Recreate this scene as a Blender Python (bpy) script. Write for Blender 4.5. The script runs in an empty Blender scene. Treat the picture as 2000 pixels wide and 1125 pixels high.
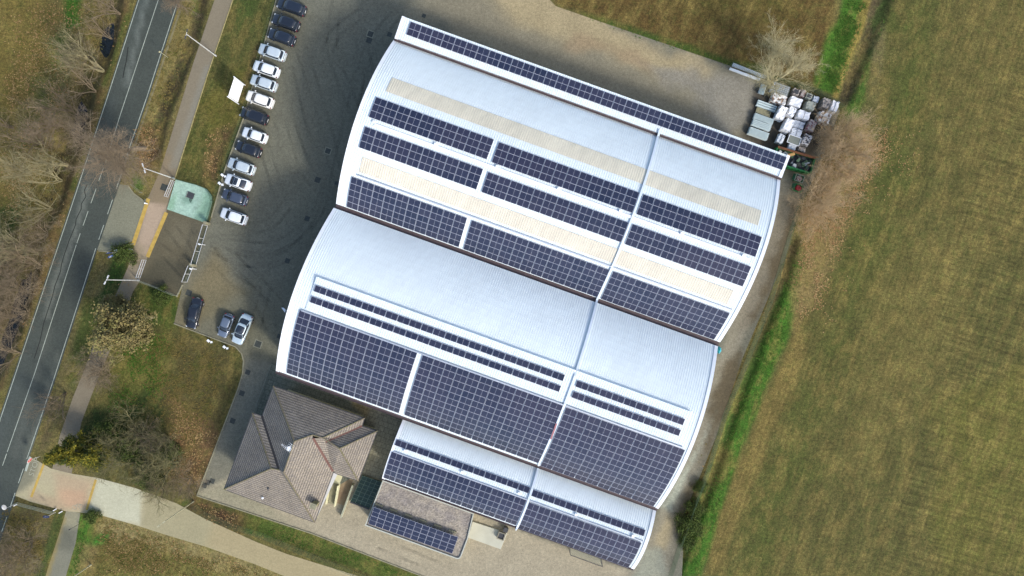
import bpy, bmesh, math, random
import numpy as np
from mathutils import Vector, Matrix
from mathutils.geometry import delaunay_2d_cdt
R = math.radians
scn = bpy.context.scene
col = scn.collection
# ------------------------------------------------------------------ camera, world, sun, exposure
HC = 320/3.0; SP = 0.08                 # camera height (m), metres per photo pixel on the ground
cam = bpy.data.cameras.new('camera'); cam.lens = 24; cam.sensor_width = 36; cam.clip_end = 6000
co = bpy.data.objects.new('camera', cam); co.location = (0, 0, HC); col.objects.link(co); scn.camera = co
SUN_EL = 35; sdir = Vector((.70, -.715, 0)).normalized()*math.cos(R(SUN_EL)); sdir.z = math.sin(R(SUN_EL))
w = bpy.data.worlds.new('World'); scn.world = w; w.use_nodes = True
nt = w.node_tree; bg = nt.nodes['Background']; sky = nt.nodes.new('ShaderNodeTexSky'); sky.sky_type = 'NISHITA'
sky.sun_disc = False; sky.sun_elevation = R(SUN_EL); sky.sun_rotation = math.atan2(sdir.x, sdir.y)
sky.air_density = 1.0; sky.dust_density = 2.5; sky.ozone_density = 1.0
nt.links.new(sky.outputs[0], bg.inputs[0]); bg.inputs[1].default_value = .15
sl = bpy.data.lights.new('sun', 'SUN'); sl.energy = 1.75; sl.angle = R(8); sl.color = (1, .965, .91)
so = bpy.data.objects.new('sun', sl); so.rotation_euler = (-sdir).to_track_quat('-Z', 'Y').to_euler(); col.objects.link(so)
scn.view_settings.view_transform = 'Standard'; scn.view_settings.look = 'None'; scn.view_settings.gamma = 1
scn.view_settings.exposure = 0.88
K = .69                                  # surface colour per photo brightness

# ------------------------------------------------------------------ helpers
def W(px, py, z=0.0):
    """world point that stands at height z and is seen at photo pixel px,py"""
    f = SP*(HC-z)/HC
    return Vector(((px-1000)*f, (562.5-py)*f, z))
def lin(c): return tuple((x/255/12.92 if x <= 10 else ((x/255+.055)/1.055)**2.4) for x in c)
def C(r, g, b, k=None):
    k = K if k is None else k
    l_ = lin((r, g, b)); return (min(.9, l_[0]*k*.97), min(.9, l_[1]*k*1.03), min(.9, l_[2]*k*.90))
class G:                                  # tiny node-graph helper
    def __init__(s, name):
        s.m = bpy.data.materials.new(name); s.m.use_nodes = True; s.nt = s.m.node_tree; s.b = s.nt.nodes['Principled BSDF']
    def n(s, t, **kw):
        nd = s.nt.nodes.new('ShaderNode'+t)
        for k, v in kw.items():
            if k.startswith('i_'):
                key = k[2:]; key = int(key) if key.isdigit() else key.replace('_', ' ')
                if hasattr(v, 'is_linked') or isinstance(v, bpy.types.NodeSocket): s.nt.links.new(v, nd.inputs[key])
                else: nd.inputs[key].default_value = v
            else: setattr(nd, k, v)
        return nd
    def link(s, a, b): s.nt.links.new(a, b)
    def coord(s, scale=(1, 1, 1), rotz=0, out='Object'):
        tc = s.n('TexCoord'); mp = s.n('Mapping', vector_type='TEXTURE'); s.link(tc.outputs[out], mp.inputs[0])
        mp.inputs['Scale'].default_value = tuple(1/k for k in scale); mp.inputs['Rotation'].default_value = (0, 0, rotz); return mp.outputs[0]
    def noise(s, vec, sc, det=4, rough=.6):
        nd = s.n('TexNoise'); s.link(vec, nd.inputs['Vector']); nd.inputs['Scale'].default_value = sc
        nd.inputs['Detail'].default_value = det; nd.inputs['Roughness'].default_value = rough; return nd.outputs['Fac']
    def ramp(s, fac, a, b, va=0., vb=1.):
        nd = s.n('MapRange'); s.link(fac, nd.inputs[0]); nd.inputs[1].default_value = a; nd.inputs[2].default_value = b
        nd.inputs[3].default_value = va; nd.inputs[4].default_value = vb; return nd.outputs[0]
    def mul(s, a, b, op='MULTIPLY'):
        nd = s.n('Math', operation=op)
        for i, v in enumerate((a, b)):
            if isinstance(v, (int, float)): nd.inputs[i].default_value = v
            else: s.link(v, nd.inputs[i])
        return nd.outputs[0]
    def mix(s, f, a, b, bt='MIX'):
        nd = s.n('Mix', data_type='RGBA', blend_type=bt)
        for i, v in ((0, f), (6, a), (7, b)):
            if isinstance(v, (int, float)): nd.inputs[i].default_value = v
            elif isinstance(v, tuple): nd.inputs[i].default_value = (*v[:3], 1)
            else: s.link(v, nd.inputs[i])
        return nd.outputs[2]
    def scalecol(s, c, f):                # colour * value
        nd = s.n('VectorMath', operation='SCALE')
        if isinstance(c, tuple): nd.inputs[0].default_value = c[:3]
        else: s.link(c, nd.inputs[0])
        s.link(f, nd.inputs['Scale']); return nd.outputs[0]
    def bump(s, h, st=.3, dist=.05):
        nd = s.n('Bump'); s.link(h, nd.inputs['Height']); nd.inputs['Strength'].default_value = st
        nd.inputs['Distance'].default_value = dist; s.link(nd.outputs[0], s.b.inputs['Normal'])
    def out(s, c=None, rough=.8, metal=0, spec=.3):
        if c is not None:
            if isinstance(c, tuple): s.b.inputs['Base Color'].default_value = (*c[:3], 1)
            else: s.link(c, s.b.inputs['Base Color'])
        s.b.inputs['Roughness'].default_value = rough; s.b.inputs['Metallic'].default_value = metal
        s.b.inputs['Specular IOR Level'].default_value = spec; return s.m
def vmat(name, c, rough=.8, amp=.2, sc=2., metal=0, bump=.2, spec=.3, c2=None, fine=12., coat=0, randobj=0):
    g = G(name); v = g.coord()
    a = g.noise(v, sc, 5); f = g.noise(v, fine, 3)
    cc = c if c2 is None else g.mix(g.ramp(a, .42, .6), c, c2)
    fac = g.mul(g.ramp(a, .25, .75, 1-amp, 1+amp), g.ramp(f, .2, .8, 1-amp*.6, 1+amp*.6))
    if randobj:
        oi = g.n('ObjectInfo'); fac = g.mul(fac, g.ramp(oi.outputs['Random'], 0, 1, 1-randobj, 1+randobj))
    m = g.out(g.scalecol(cc, fac), rough, metal, spec)
    if bump: g.bump(f, bump, .02)
    if coat: g.b.inputs['Coat Weight'].default_value = coat
    return m
def attr_mat(name, fine=3.0, amp=.35, rough=.9, bump=.4, speck=None, pattern=None, streak=False, bdist=.08):
    """surface whose broad colour comes from the mesh colour attribute, broken up by noises"""
    g = G(name); v = g.coord(); at = g.n('Attribute', attribute_name='Col')
    a = g.noise(v, .35, 5, .65); b = g.noise(v, fine, 6, .75); c3 = g.noise(v, fine*1.9+1.5, 3, .7)
    fac = g.mul(g.ramp(a, .3, .7, 1-amp*.55, 1+amp*.55), g.ramp(b, .35, .65, 1-amp, 1+amp))
    fac = g.mul(fac, g.ramp(c3, .36, .64, 1-amp*.8, 1+amp*.8))
    cc = at.outputs['Color']
    if streak:
        mk = g.n('Attribute', attribute_name='Mask'); sep = g.n('SeparateColor'); g.link(mk.outputs['Color'], sep.inputs[0])
        v1 = g.coord((.07, 1.3, 1), R(70)); s1 = g.noise(v1, 1.3, 4, .65)      # drill rows
        v2 = g.coord((.05, .9, 1), R(-17)); s2 = g.noise(v2, 1.4, 4, .7)      # cross-wise combing
        v3 = g.coord((.12, 1.6, 1), R(62)); s3 = g.noise(v3, 1.2, 4, .65)
        w0 = g.n('TexWave', wave_type='BANDS', bands_direction='Y'); g.link(g.coord((1, 1, 1), R(70)), w0.inputs[0])
        w0.inputs['Scale'].default_value = .42; w0.inputs['Distortion'].default_value = 1.2
        w0.inputs['Detail'].default_value = 3; w0.inputs['Detail Scale'].default_value = 2.5
        f1 = g.mul(g.ramp(s1, .36, .64, .86, 1.14), g.ramp(w0.outputs['Fac'], 0, 1, .96, 1.04)); mb_ = g.n('Mix', data_type='FLOAT'); g.link(sep.outputs[2], mb_.inputs[0]); mb_.inputs[2].default_value = 1; g.link(g.ramp(s2, .38, .62, .78, 1.22), mb_.inputs[3]); f1 = g.mul(f1, mb_.outputs[0])
        mx = g.n('Mix', data_type='FLOAT'); g.link(sep.outputs[0], mx.inputs[0]); mx.inputs[2].default_value = 1; g.link(f1, mx.inputs[3])
        fac = g.mul(fac, mx.outputs[0])
        mx2 = g.n('Mix', data_type='FLOAT'); g.link(sep.outputs[1], mx2.inputs[0]); mx2.inputs[2].default_value = 1; g.link(g.ramp(s3, .3, .7, .75, 1.25), mx2.inputs[3])
        fac = g.mul(fac, mx2.outputs[0])
        # yellow-green / straw variation of the vegetation itself
        hv = g.noise(g.coord((.45, 1, 1), R(70)), .42, 8, .74); cc = g.mix(g.ramp(hv, .47, .60, 0, .55), cc, C(140, 120, 72))
        hg = g.noise(v, .8, 5, .75); cc = g.mix(g.ramp(hg, .48, .66, 0, .42), cc, C(72, 86, 38))
    if speck:
        vo = g.n('TexVoronoi'); g.link(v, vo.inputs['Vector']); vo.inputs['Scale'].default_value = 3.2
        sp = g.ramp(vo.outputs['Distance'], .1, .16, 1, 0); vn = g.noise(v, .25, 3)
        cc = g.mix(g.mul(sp, g.ramp(vn, .45, .65, 0, .8)), cc, speck)
    if pattern:
        bt = g.n('TexBrick'); g.link(g.coord((1, 1, 1), pattern[3]), bt.inputs['Vector'])
        bt.inputs['Scale'].default_value = pattern[0]; bt.inputs['Mortar Size'].default_value = pattern[1]
        bt.inputs['Color1'].default_value = (1, 1, 1, 1); bt.inputs['Color2'].default_value = (pattern[4],)*3+(1,); bt.inputs['Mortar'].default_value = (pattern[2],)*3+(1,)
        bt.inputs['Brick Width'].default_value = pattern[5]; bt.inputs['Row Height'].default_value = pattern[6]
        cc = g.mix(1., cc, bt.outputs['Color'], 'MULTIPLY')
    g.out(g.scalecol(cc, fac), rough, 0, .2); g.bump(g.mul(b, c3, 'ADD'), bump, bdist); return g.m

def tag(o, label=None, cat=None, group=None, kind=None):
    if label: o['label'] = label
    if cat: o['category'] = cat
    if group: o['group'] = group
    if kind: o['kind'] = kind
    return o
def empty(name, loc, rz=0, label=None, cat=None, group=None):
    o = bpy.data.objects.new(name, None); o.empty_display_size = .3; o.location = loc; o.rotation_euler = (0, 0, rz); col.objects.link(o)
    return tag(o, label, cat, group)
def wm(o):                                 # world matrix without a depsgraph update
    m = Matrix.LocRotScale(o.location, o.rotation_euler, o.scale)
    return wm(o.parent) @ m if o.parent else m
class MB:
    def __init__(s): s.v = []; s.f = []; s.mi = []; s.uv = None; s.cur = 0
    def face(s, *i): s.f.append(tuple(i)); s.mi.append(s.cur)
    def pts(s, ps): k = len(s.v); s.v += [tuple(p) for p in ps]; return k
    def poly(s, ps): k = s.pts(ps); s.face(*range(k, k+len(ps)))
    def prism(s, bot, top):               # two rings of points, same count
        n = len(bot); k = s.pts(list(bot)+list(top))
        s.face(*[k+i for i in range(n)][::-1]); s.face(*[k+n+i for i in range(n)])
        for i in range(n): j = (i+1) % n; s.face(k+i, k+j, k+n+j, k+n+i)
    def box(s, c, d, ang=0, z0=None):     # centre, dims ; z0: bottom
        cx, cy, cz = c; hx, hy, hz = d[0]/2, d[1]/2, d[2]/2
        if z0 is not None: cz = z0+hz
        ca, sa = math.cos(ang), math.sin(ang)
        ring = [(cx+x*ca-y*sa, cy+x*sa+y*ca) for x, y in ((-hx, -hy), (hx, -hy), (hx, hy), (-hx, hy))]
        s.prism([(x, y, cz-hz) for x, y in ring], [(x, y, cz+hz) for x, y in ring])
    def bar(s, a, b, w_, h_):             # rectangular bar between two points
        a, b = Vector(a), Vector(b); d = (b-a); L = d.length
        if L < 1e-6: return
        d /= L; up = Vector((0, 0, 1)) if abs(d.z) < .95 else Vector((1, 0, 0))
        x = d.cross(up).normalized()*w_/2; y = x.cross(d).normalized()*h_/2
        s.prism([a-x-y, a+x-y, a+x+y, a-x+y], [b-x-y, b+x-y, b+x+y, b-x+y])
    def tube(s, ps, rs, n=8, cap=True):
        ps = [Vector(p) for p in ps]; rs = rs if isinstance(rs, (list, tuple)) else [rs]*len(ps)
        k0 = len(s.v); ref = None
        for i, p in enumerate(ps):
            d = (ps[min(i+1, len(ps)-1)]-ps[max(i-1, 0)]).normalized()
            if ref is None: ref = Vector((0, 0, 1)) if abs(d.z) < .9 else Vector((1, 0, 0))
            x = d.cross(ref).normalized(); y = x.cross(d)
            for j in range(n):
                a = 2*math.pi*j/n; s.v.append(tuple(p+(x*math.cos(a)+y*math.sin(a))*rs[i]))
        for i in range(len(ps)-1):
            for j in range(n):
                a = k0+i*n+j; b = k0+i*n+(j+1) % n; s.face(a, b, b+n, a+n)
        if cap: s.face(*[k0+j for j in range(n)]); s.face(*[k0+(len(ps)-1)*n+j for j in range(n)][::-1])
    def lathe(s, c, prof, n=16):          # prof: (r,z)
        ps = [Vector((c[0], c[1], c[2]+z)) for r, z in prof]; k0 = len(s.v)
        for (r, z), p in zip(prof, ps):
            for j in range(n): a = 2*math.pi*j/n; s.v.append((p.x+r*math.cos(a), p.y+r*math.sin(a), p.z))
        for i in range(len(prof)-1):
            for j in range(n):
                a = k0+i*n+j; b = k0+i*n+(j+1) % n; s.face(a, b, b+n, a+n)
        s.face(*[k0+(len(prof)-1)*n+j for j in range(n)])
    def build(s, name, mat, parent=None, smooth=False, uv=None, local=False, bevel=0):
        me = bpy.data.meshes.new(name); vs = s.v
        if parent is not None and not local:
            inv = wm(parent).inverted(); vs = [tuple(inv @ Vector(p)) for p in vs]
        me.from_pydata(vs, [], s.f)
        for m in (mat if isinstance(mat, (list, tuple)) else [mat]): me.materials.append(m)
        if any(s.mi): me.polygons.foreach_set('material_index', s.mi)
        if uv is not None:
            l = me.uv_layers.new(name='UVMap'); l.data.foreach_set('uv', [x for p in uv for x in p])
        if smooth: me.polygons.foreach_set('use_smooth', [True]*len(me.polygons))
        me.update(); o = bpy.data.objects.new(name, me); o.parent = parent; col.objects.link(o)
        if bevel:
            b = o.modifiers.new('bevel', 'BEVEL'); b.width = bevel; b.segments = 2; b.limit_method = 'ANGLE'
        return o
def copy_tree(o, parent=None, chmap=None):
    c = o.copy(); col.objects.link(c); c.parent = parent
    for ch in o.children: copy_tree(ch, c)
    return c
# value noise for painting the ground's own colours
rng = np.random.RandomState(7)
NT = rng.rand(256, 256)
def vnoise(x, y, s):
    x = x/s+57.3; y = y/s+91.7; xi = np.floor(x).astype(int); yi = np.floor(y).astype(int); fx = x-xi; fy = y-yi
    fx = fx*fx*(3-2*fx); fy = fy*fy*(3-2*fy); g = lambda a, b: NT[a % 256, b % 256]
    return (g(xi, yi)*(1-fx)+g(xi+1, yi)*fx)*(1-fy)+(g(xi, yi+1)*(1-fx)+g(xi+1, yi+1)*fx)*fy
def fbm(x, y, s, o=4):
    r = 0; a = 1; t = 0
    for i in range(o): r = r+a*vnoise(x+i*13.1, y-i*7.7, s/2**i); t += a; a *= .55
    return r/t
def seg_d(x, y, pts, closed=True):
    pts = list(pts); n = len(pts); best = np.full(x.shape, 1e18)
    for i in range(n if closed else n-1):
        ax, ay = pts[i]; bx, by = pts[(i+1) % n]; dx, dy = bx-ax, by-ay; l = dx*dx+dy*dy+1e-9
        t = np.clip(((x-ax)*dx+(y-ay)*dy)/l, 0, 1); best = np.minimum(best, (x-ax-t*dx)**2+(y-ay-t*dy)**2)
    return np.sqrt(best)
def inside(x, y, pts):
    c = np.zeros(x.shape, bool); n = len(pts)
    for i in range(n):
        ax, ay = pts[i]; bx, by = pts[(i+1) % n]
        if ay == by: continue
        c ^= ((ay > y) != (by > y)) & (x < (bx-ax)*(y-ay)/(by-ay)+ax)
    return c
def PW(pp, z=0): return [tuple(W(a, b, z)[:2]) for a, b in pp]
def paint(x, y, base, zones):
    """blend colour zones (photo-pixel polygons on the ground) with noisy soft edges"""
    c = np.tile(np.array(base, float), (len(x), 1)); wx = (fbm(x, y, 5., 4)-.5)
    for z in zones:
        poly, rgb, soft, st = z[:4]; jit = z[4] if len(z) > 4 else 2.5
        P = PW(poly); xs = [p[0] for p in P]; ys = [p[1] for p in P]; m = soft+jit+1
        sel = (x > min(xs)-m) & (x < max(xs)+m) & (y > min(ys)-m) & (y < max(ys)+m)
        if not sel.any(): continue
        X = x[sel]; Y = y[sel]; d = seg_d(X, Y, P); d = np.where(inside(X, Y, P), d, -d)+wx[sel]*jit*2
        a = np.clip(d/soft*.5+.5, 0, 1); a = (a*a*(3-2*a)*st)[:, None]
        c[sel] = c[sel]*(1-a)+np.array(rgb)*a
    return c
def set_attr(me, name, arr):
    at = me.color_attributes.new(name, 'FLOAT_COLOR', 'POINT'); a = np.ones((len(arr), 4), np.float32); a[:, :3] = arr
    at.data.foreach_set('color', a.ravel())
def sheet(name, poly, z, mat, base, zones=(), res=.6, z_edge=None):
    """painted ground sheet with an exact outline, refined with inner points"""
    P = PW(poly) if not isinstance(poly[0], Vector) else [tuple(p[:2]) for p in poly]
    out = []
    for i in range(len(P)):
        a = np.array(P[i]); b = np.array(P[(i+1) % len(P)]); n = max(1, int(np.hypot(*(b-a))/res/1.5))
        out += [tuple(a+(b-a)*k/n) for k in range(n)]
    xs = [p[0] for p in P]; ys = [p[1] for p in P]
    gx, gy = np.meshgrid(np.arange(min(xs), max(xs), res), np.arange(min(ys), max(ys), res)); gx = gx.ravel()+rng.uniform(-.1, .1, gx.size)*res; gy = gy.ravel()+rng.uniform(-.1, .1, gy.size)*res
    k = inside(gx, gy, P) & (seg_d(gx, gy, P) > res*.4); gx = gx[k]; gy = gy[k]
    V = [Vector(p) for p in out]+[Vector((a, b)) for a, b in zip(gx, gy)]; n = len(out)
    vo, eo, fo = delaunay_2d_cdt(V, [], [list(range(n))], 1, 1e-5)[:3]
    x = np.array([v.x for v in vo]); y = np.array([v.y for v in vo])
    me = bpy.data.meshes.new(name); me.from_pydata([(v.x, v.y, z) for v in vo], [], [list(f) for f in fo])
    set_attr(me, 'Col', paint(x, y, base, zones)); me.materials.append(mat); me.update()
    bm = bmesh.new(); bm.from_mesh(me)
    for f in bm.faces:
        if f.normal.z < 0: f.normal_flip()
    bm.to_mesh(me); bm.free()
    o = bpy.data.objects.new(name, me); col.objects.link(o); o['kind'] = 'structure'; return o

# ------------------------------------------------------------------ the ground
WATER_D = [(222, -40), (212, 10), (203, 60), (190, 110), (165, 165), (150, 220), (128, 300), (95, 400), (70, 440), (50, 520), (15, 640), (-20, 720), (-70, 860)]
EAST_D = [(1735, -40), (1715, 30), (1688, 90), (1662, 150), (1652, 185)]
ax_ = lambda a, b, st: list(np.arange(a, b+.01, st))
gx = [-2200, -1200, -600, -300, -180, -130, -105, -95]+ax_(-90, 90, .36)+[95, 105, 130, 180, 300, 600, 1200, 2200]
gy = [-2200, -1200, -600, -300, -150, -100, -70, -60]+ax_(-54, 54, .36)+[60, 70, 100, 150, 300, 600, 1200, 2200]
X, Y = np.meshgrid(gx, gy); nx, ny = len(gx), len(gy); x = X.ravel(); y = Y.ravel()
dw = seg_d(x, y, PW(WATER_D), False); de = seg_d(x, y, PW(EAST_D), False); nn = fbm(x, y, 6., 3)
sm = lambda t: np.clip(t, 0, 1)**2*(3-2*np.clip(t, 0, 1))
Z = -(.55+1.1*nn)*sm((2.7-dw)/2.2)-.7*sm((1.9-de)/1.6)
DE2 = PW([(1552, 470), (1530, 560), (1492, 650), (1474, 705), (1432, 815), (1398, 920), (1370, 992), (1338, 1072), (1320, 1128), (1290, 1230)])
d2_ = seg_d(x, y, DE2, False); Z -= .6*sm((1.2-d2_)/1.1)
Z -= .45*sm((1.5-seg_d(x, y, PW([(405, -60), (376, 80), (348, 145), (312, 240), (300, 300)]), False))/1.3)
zones = [
 # west wood floor
 ([(-400, -300), (240, -300), (255, 20), (205, 145), (140, 360), (60, 590), (0, 740), (-400, 1400)], C(112, 99, 60), 1.5, 1),
 ([(-40, -40), (95, -40), (85, 160), (40, 260), (-40, 280)], C(120, 103, 56), 3, .9, 4),
 ([(122, -40), (165, -40), (158, 50), (128, 58)], C(58, 108, 34), .8, .9, 1),
 ([(100, 70), (135, 60), (130, 120), (105, 130)], C(72, 100, 40), 1, .7, 1.5),
 ([(60, 160), (120, 150), (130, 240), (60, 240)], C(85, 92, 48), 2, .7, 3),
 ([(0, 390), (60, 400), (30, 470), (-20, 470)], C(55, 80, 34), 1.5, .8, 3),
 ([(30, 230), (75, 230), (60, 290), (30, 290)], C(58, 88, 36), 1, .6, 1.5),
 ([(-40, 300), (60, 290), (40, 380), (-40, 400)], C(125, 105, 60), 2, .7, 4),
 ([(-60, 480), (60, 480), (10, 650), (-60, 700)], C(92, 82, 60), 2, .9, 3),
 ([(175, 60), (225, 20), (215, 80), (160, 185), (130, 320), (100, 430), (85, 400), (120, 290)], C(60, 54, 40), 1.2, .8, 1),
 # verge west of the road
 ([(235, -40), (268, -40), (212, 150), (147, 370), (70, 590), (10, 760), (-40, 780), (40, 600), (120, 380), (190, 160)], C(112, 90, 62), .6, .9, 1),
 ([(240, 30), (262, 20), (205, 170), (195, 170)], C(84, 92, 45), .4, .8, .6),
 ([(170, 270), (180, 265), (145, 372), (138, 370)], C(78, 88, 42), .4, .8, .6),
 ([(30, 600), (62, 600), (10, 745), (-20, 740)], C(82, 76, 50), .6, .6, 1),
 # verge between road and path
 ([(345, -40), (425, -40), (380, 120), (318, 330), (300, 380), (255, 380), (240, 360), (252, 290)], C(128, 113, 74), .5, 1, .8),
 ([(390, -30), (418, -30), (384, 90), (364, 140), (326, 245), (312, 310), (292, 320), (296, 240), (335, 140), (368, 60)], C(70, 62, 46), .5, .95, .5),
 ([(375, -30), (395, -30), (385, 30), (372, 30)], C(66, 96, 38), .5, .8, 1),
 ([(400, 20), (418, 0), (395, 60), (385, 90)], C(72, 88, 42), .5, .6, 1),
 ([(262, 250), (300, 230), (310, 300), (300, 345), (262, 330)], C(112, 84, 62), .8, .8, 1),
 ([(258, 340), (275, 345), (285, 372), (262, 372)], C(72, 102, 38), .4, .9, .5),
 # south-west verges
 ([(205, 475), (262, 470), (240, 560), (200, 640), (160, 720), (140, 790), (112, 860), (60, 900), (105, 740), (160, 590)], C(112, 101, 68), .5, 1, .8),
 ([(225, 480), (258, 480), (240, 545), (215, 590), (195, 640), (180, 640), (205, 560)], C(52, 76, 33), .6, .95, 1),
 ([(170, 590), (200, 590), (170, 700), (140, 760), (128, 740)], C(72, 88, 40), .8, .8, 1.2),
 ([(80, 780), (115, 770), (105, 860), (80, 880)], C(95, 82, 60), .5, .8, .8),
 # lawn between path and car park
 ([(455, -40), (548, -40), (478, 225), (440, 330), (410, 420), (345, 350), (400, 160)], C(88, 87, 49), .4, 1, .4),
 ([(450, 150), (490, 120), (470, 230), (400, 300), (400, 200)], C(106, 98, 47), 1.2, .8, 2),
 ([(460, 0), (500, 0), (480, 60), (450, 60)], C(68, 84, 40), 1.2, .8, 2),
 ([(360, 260), (410, 250), (400, 330), (355, 335)], C(82, 84, 42), 1, .7, 2),
 ([(420, 250), (455, 250), (425, 360), (400, 360), (395, 320)], C(98, 74, 54), .9, .85, 1.3),
 ([(495, 90), (515, 80), (480, 200), (465, 200)], C(104, 82, 58), .6, .6, 1),
 # lawn in the south-west corner of the yard
 ([(275, 555), (345, 580), (340, 632), (462, 680), (476, 700), (470, 745), (385, 968), (300, 960), (190, 930), (130, 900), (180, 790), (235, 670)], C(88, 84, 50), .4, 1, .5),
 ([(275, 560), (350, 575), (338, 640), (300, 640), (260, 600)], C(66, 86, 36), .8, .9, 1.5),
 ([(235, 660), (330, 640), (330, 690), (310, 760), (250, 800), (190, 820), (205, 720)], C(104, 102, 52), 1.5, .85, 3),
 ([(170, 790), (300, 760), (330, 800), (300, 880), (180, 900), (140, 890)], C(50, 66, 32), 1.5, .85, 3),
 ([(320, 760), (360, 770), (425, 840), (440, 850), (392, 960), (340, 930), (330, 850)], C(118, 90, 66), 1.2, .9, 2),
 ([(350, 650), (455, 690), (465, 730), (430, 830), (370, 790), (345, 700)], C(92, 80, 52), 1.2, .7, 2),
 ([(250, 900), (340, 900), (380, 960), (300, 960)], C(92, 80, 60), 1, .8, 2),
 # south field and its margins
 ([(130, 990), (700, 1112), (700, 1500), (60, 1500), (105, 1060)], C(112, 104, 58), .6, 1, 1),
 ([(170, 1000), (240, 1010), (340, 1040), (460, 1085), (560, 1128), (470, 1128), (330, 1075), (200, 1050)], C(152, 134, 95), .8, .85, 1.5),
 ([(150, 1000), (185, 1005), (165, 1125), (130, 1125), (150, 1060)], C(64, 112, 36), .6, .9, 1),
 ([(190, 1045), (215, 1040), (210, 1060), (180, 1065)], C(60, 118, 40), .4, .9, .8),
 ([(155, 1060), (190, 1070), (180, 1125), (140, 1125)], C(140, 115, 80), .7, .7, 1),
 ([(-60, 900), (30, 985), (110, 1000), (100, 1060), (85, 1140), (-60, 1200)], C(94, 84, 58), .6, 1, 1),
 ([(105, 1000), (130, 1003), (110, 1060), (88, 1125), (75, 1125)], C(70, 84, 42), .4, .8, .8),
 # strip between service road and yard
 ([(382, 972), (560, 1025), (830, 1128), (740, 1128), (560, 1062), (400, 1015), (350, 985)], C(84, 98, 44), .3, 1, .4),
 ([(382, 972), (480, 1005), (470, 1045), (400, 1018), (365, 990)], C(88, 62, 50), .8, .9, 1),
 ([(560, 1035), (760, 1110), (740, 1125), (560, 1060)], C(96, 98, 50), .5, .6, 1),
 # north field
 ([(1075, -300), (1655, -300), (1625, 60), (1598, 160), (1480, 140), (1420, 118), (1180, 38), (1085, 5)], C(101, 80, 46), .5, 1, .8),
 ([(1180, -40), (1500, -40), (1560, 30), (1400, 40)], C(92, 82, 42), 3, .7, 4),
 ([(1130, 22), (1200, 38), (1420, 112), (1500, 130), (1490, 155), (1410, 128), (1150, 45)], C(66, 86, 34), .4, .9, .8),
 # east bank, track and ditch
 ([(1652, -40), (1708, -40), (1690, 50), (1655, 140), (1640, 190), (1590, 165), (1610, 90), (1638, 30)], C(74, 112, 38), .5, 1, .8),
 ([(1690, -40), (1712, -40), (1690, 60), (1660, 120), (1640, 190), (1626, 190), (1660, 100)], C(150, 122, 70), .3, .75, .6),
 ([(1705, -40), (1748, -40), (1730, 60), (1700, 150), (1668, 200), (1640, 200), (1665, 130), (1690, 70)], C(96, 84, 62), .5, 1, .8),
 ([(1738, -40), (1756, -40), (1728, 50), (1705, 110), (1690, 200), (1660, 250), (1650, 215), (1690, 120)], C(72, 108, 40), .4, .85, 1.2),
 ([(1700, 70), (1735, 40), (1722, 150), (1705, 170)], C(122, 110, 76), .6, .8, 1),
 # east field
 ([(1756, -300), (3500, -300), (3500, 2000), (1340, 2000), (1368, 1128), (1400, 1010), (1440, 905), (1490, 780), (1545, 660), (1580, 600), (1650, 470), (1715, 340), (1715, 230), (1732, 60)], C(96, 90, 52), .5, 1, .8),
 ([(1760, 40), (1830, 0), (1760, 420), (1620, 760), (1500, 1128), (1440, 1128), (1600, 700), (1700, 400)], C(84, 90, 44), 4, .8, 5),
 ([(1700, 560), (1850, 470), (1880, 700), (1680, 900)], C(124, 110, 66), 4, .5, 9),
 ([(1850, -40), (2050, -40), (2050, 500), (1880, 480), (1840, 200)], C(110, 98, 58), 4, .7, 6),
 ([(1840, 780), (2050, 700), (2050, 1140), (1800, 1140)], C(110, 104, 50), 3, .6, 5),
 ([(1560, 640), (1500, 780), (1405, 1010), (1372, 1128), (1400, 1128), (1440, 1010), (1530, 790), (1590, 650)], C(132, 112, 68), .6, .7, 1.5),
 # east green bank south of the leaf litter
 ([(1560, 470), (1590, 480), (1560, 560), (1548, 640), (1490, 770), (1440, 900), (1405, 1000), (1372, 1128), (1318, 1128), (1350, 1010), (1400, 880), (1445, 760), (1490, 660), (1530, 560)], C(68, 108, 36), .5, 1, .5),
 ([(1400, 880), (1430, 880), (1410, 940), (1385, 960)], C(128, 118, 66), .6, .7, 1),
 ([(1535, 480), (1560, 470), (1530, 560), (1480, 660), (1425, 780), (1372, 940), (1330, 1060), (1310, 1128), (1296, 1128), (1320, 1050), (1355, 960), (1400, 830), (1460, 690)], C(92, 78, 52), .5, .95, 1),
 # leaf litter
 ([(1598, 250), (1650, 240), (1700, 250), (1715, 290), (1672, 345), (1630, 470), (1600, 590), (1558, 640), (1560, 470), (1555, 400), (1580, 330)], C(140, 118, 80), 1.2, .85, 3),
 ([(1600, 350), (1650, 330), (1620, 450), (1570, 460)], C(138, 116, 78), 1, .7, 2),
 ([(1630, 300), (1665, 300), (1640, 380), (1605, 400)], C(104, 96, 50), 1, .6, 2),
]
cg = paint(x, y, C(104, 96, 60), zones)
mud = np.clip((.0-Z)*1.2, 0, 1)[:, None]*.6; cg = cg*(1-mud)+np.array(C(70, 60, 44))*mud
me = bpy.data.meshes.new('ground'); idx = np.arange(nx*ny).reshape(ny, nx)
F = np.stack([idx[:-1, :-1], idx[:-1, 1:], idx[1:, 1:], idx[1:, :-1]], -1).reshape(-1, 4)
me.vertices.add(nx*ny); me.vertices.foreach_set('co', np.stack([x, y, Z], 1).astype(np.float32).ravel())
me.loops.add(F.size); me.loops.foreach_set('vertex_index', F.ravel().astype(np.int32))
me.polygons.add(len(F)); me.polygons.foreach_set('loop_start', np.arange(0, F.size, 4, dtype=np.int32)); me.polygons.foreach_set('loop_total', np.full(len(F), 4, np.int32))
me.update(); me.validate()
set_attr(me, 'Col', cg)
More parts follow.
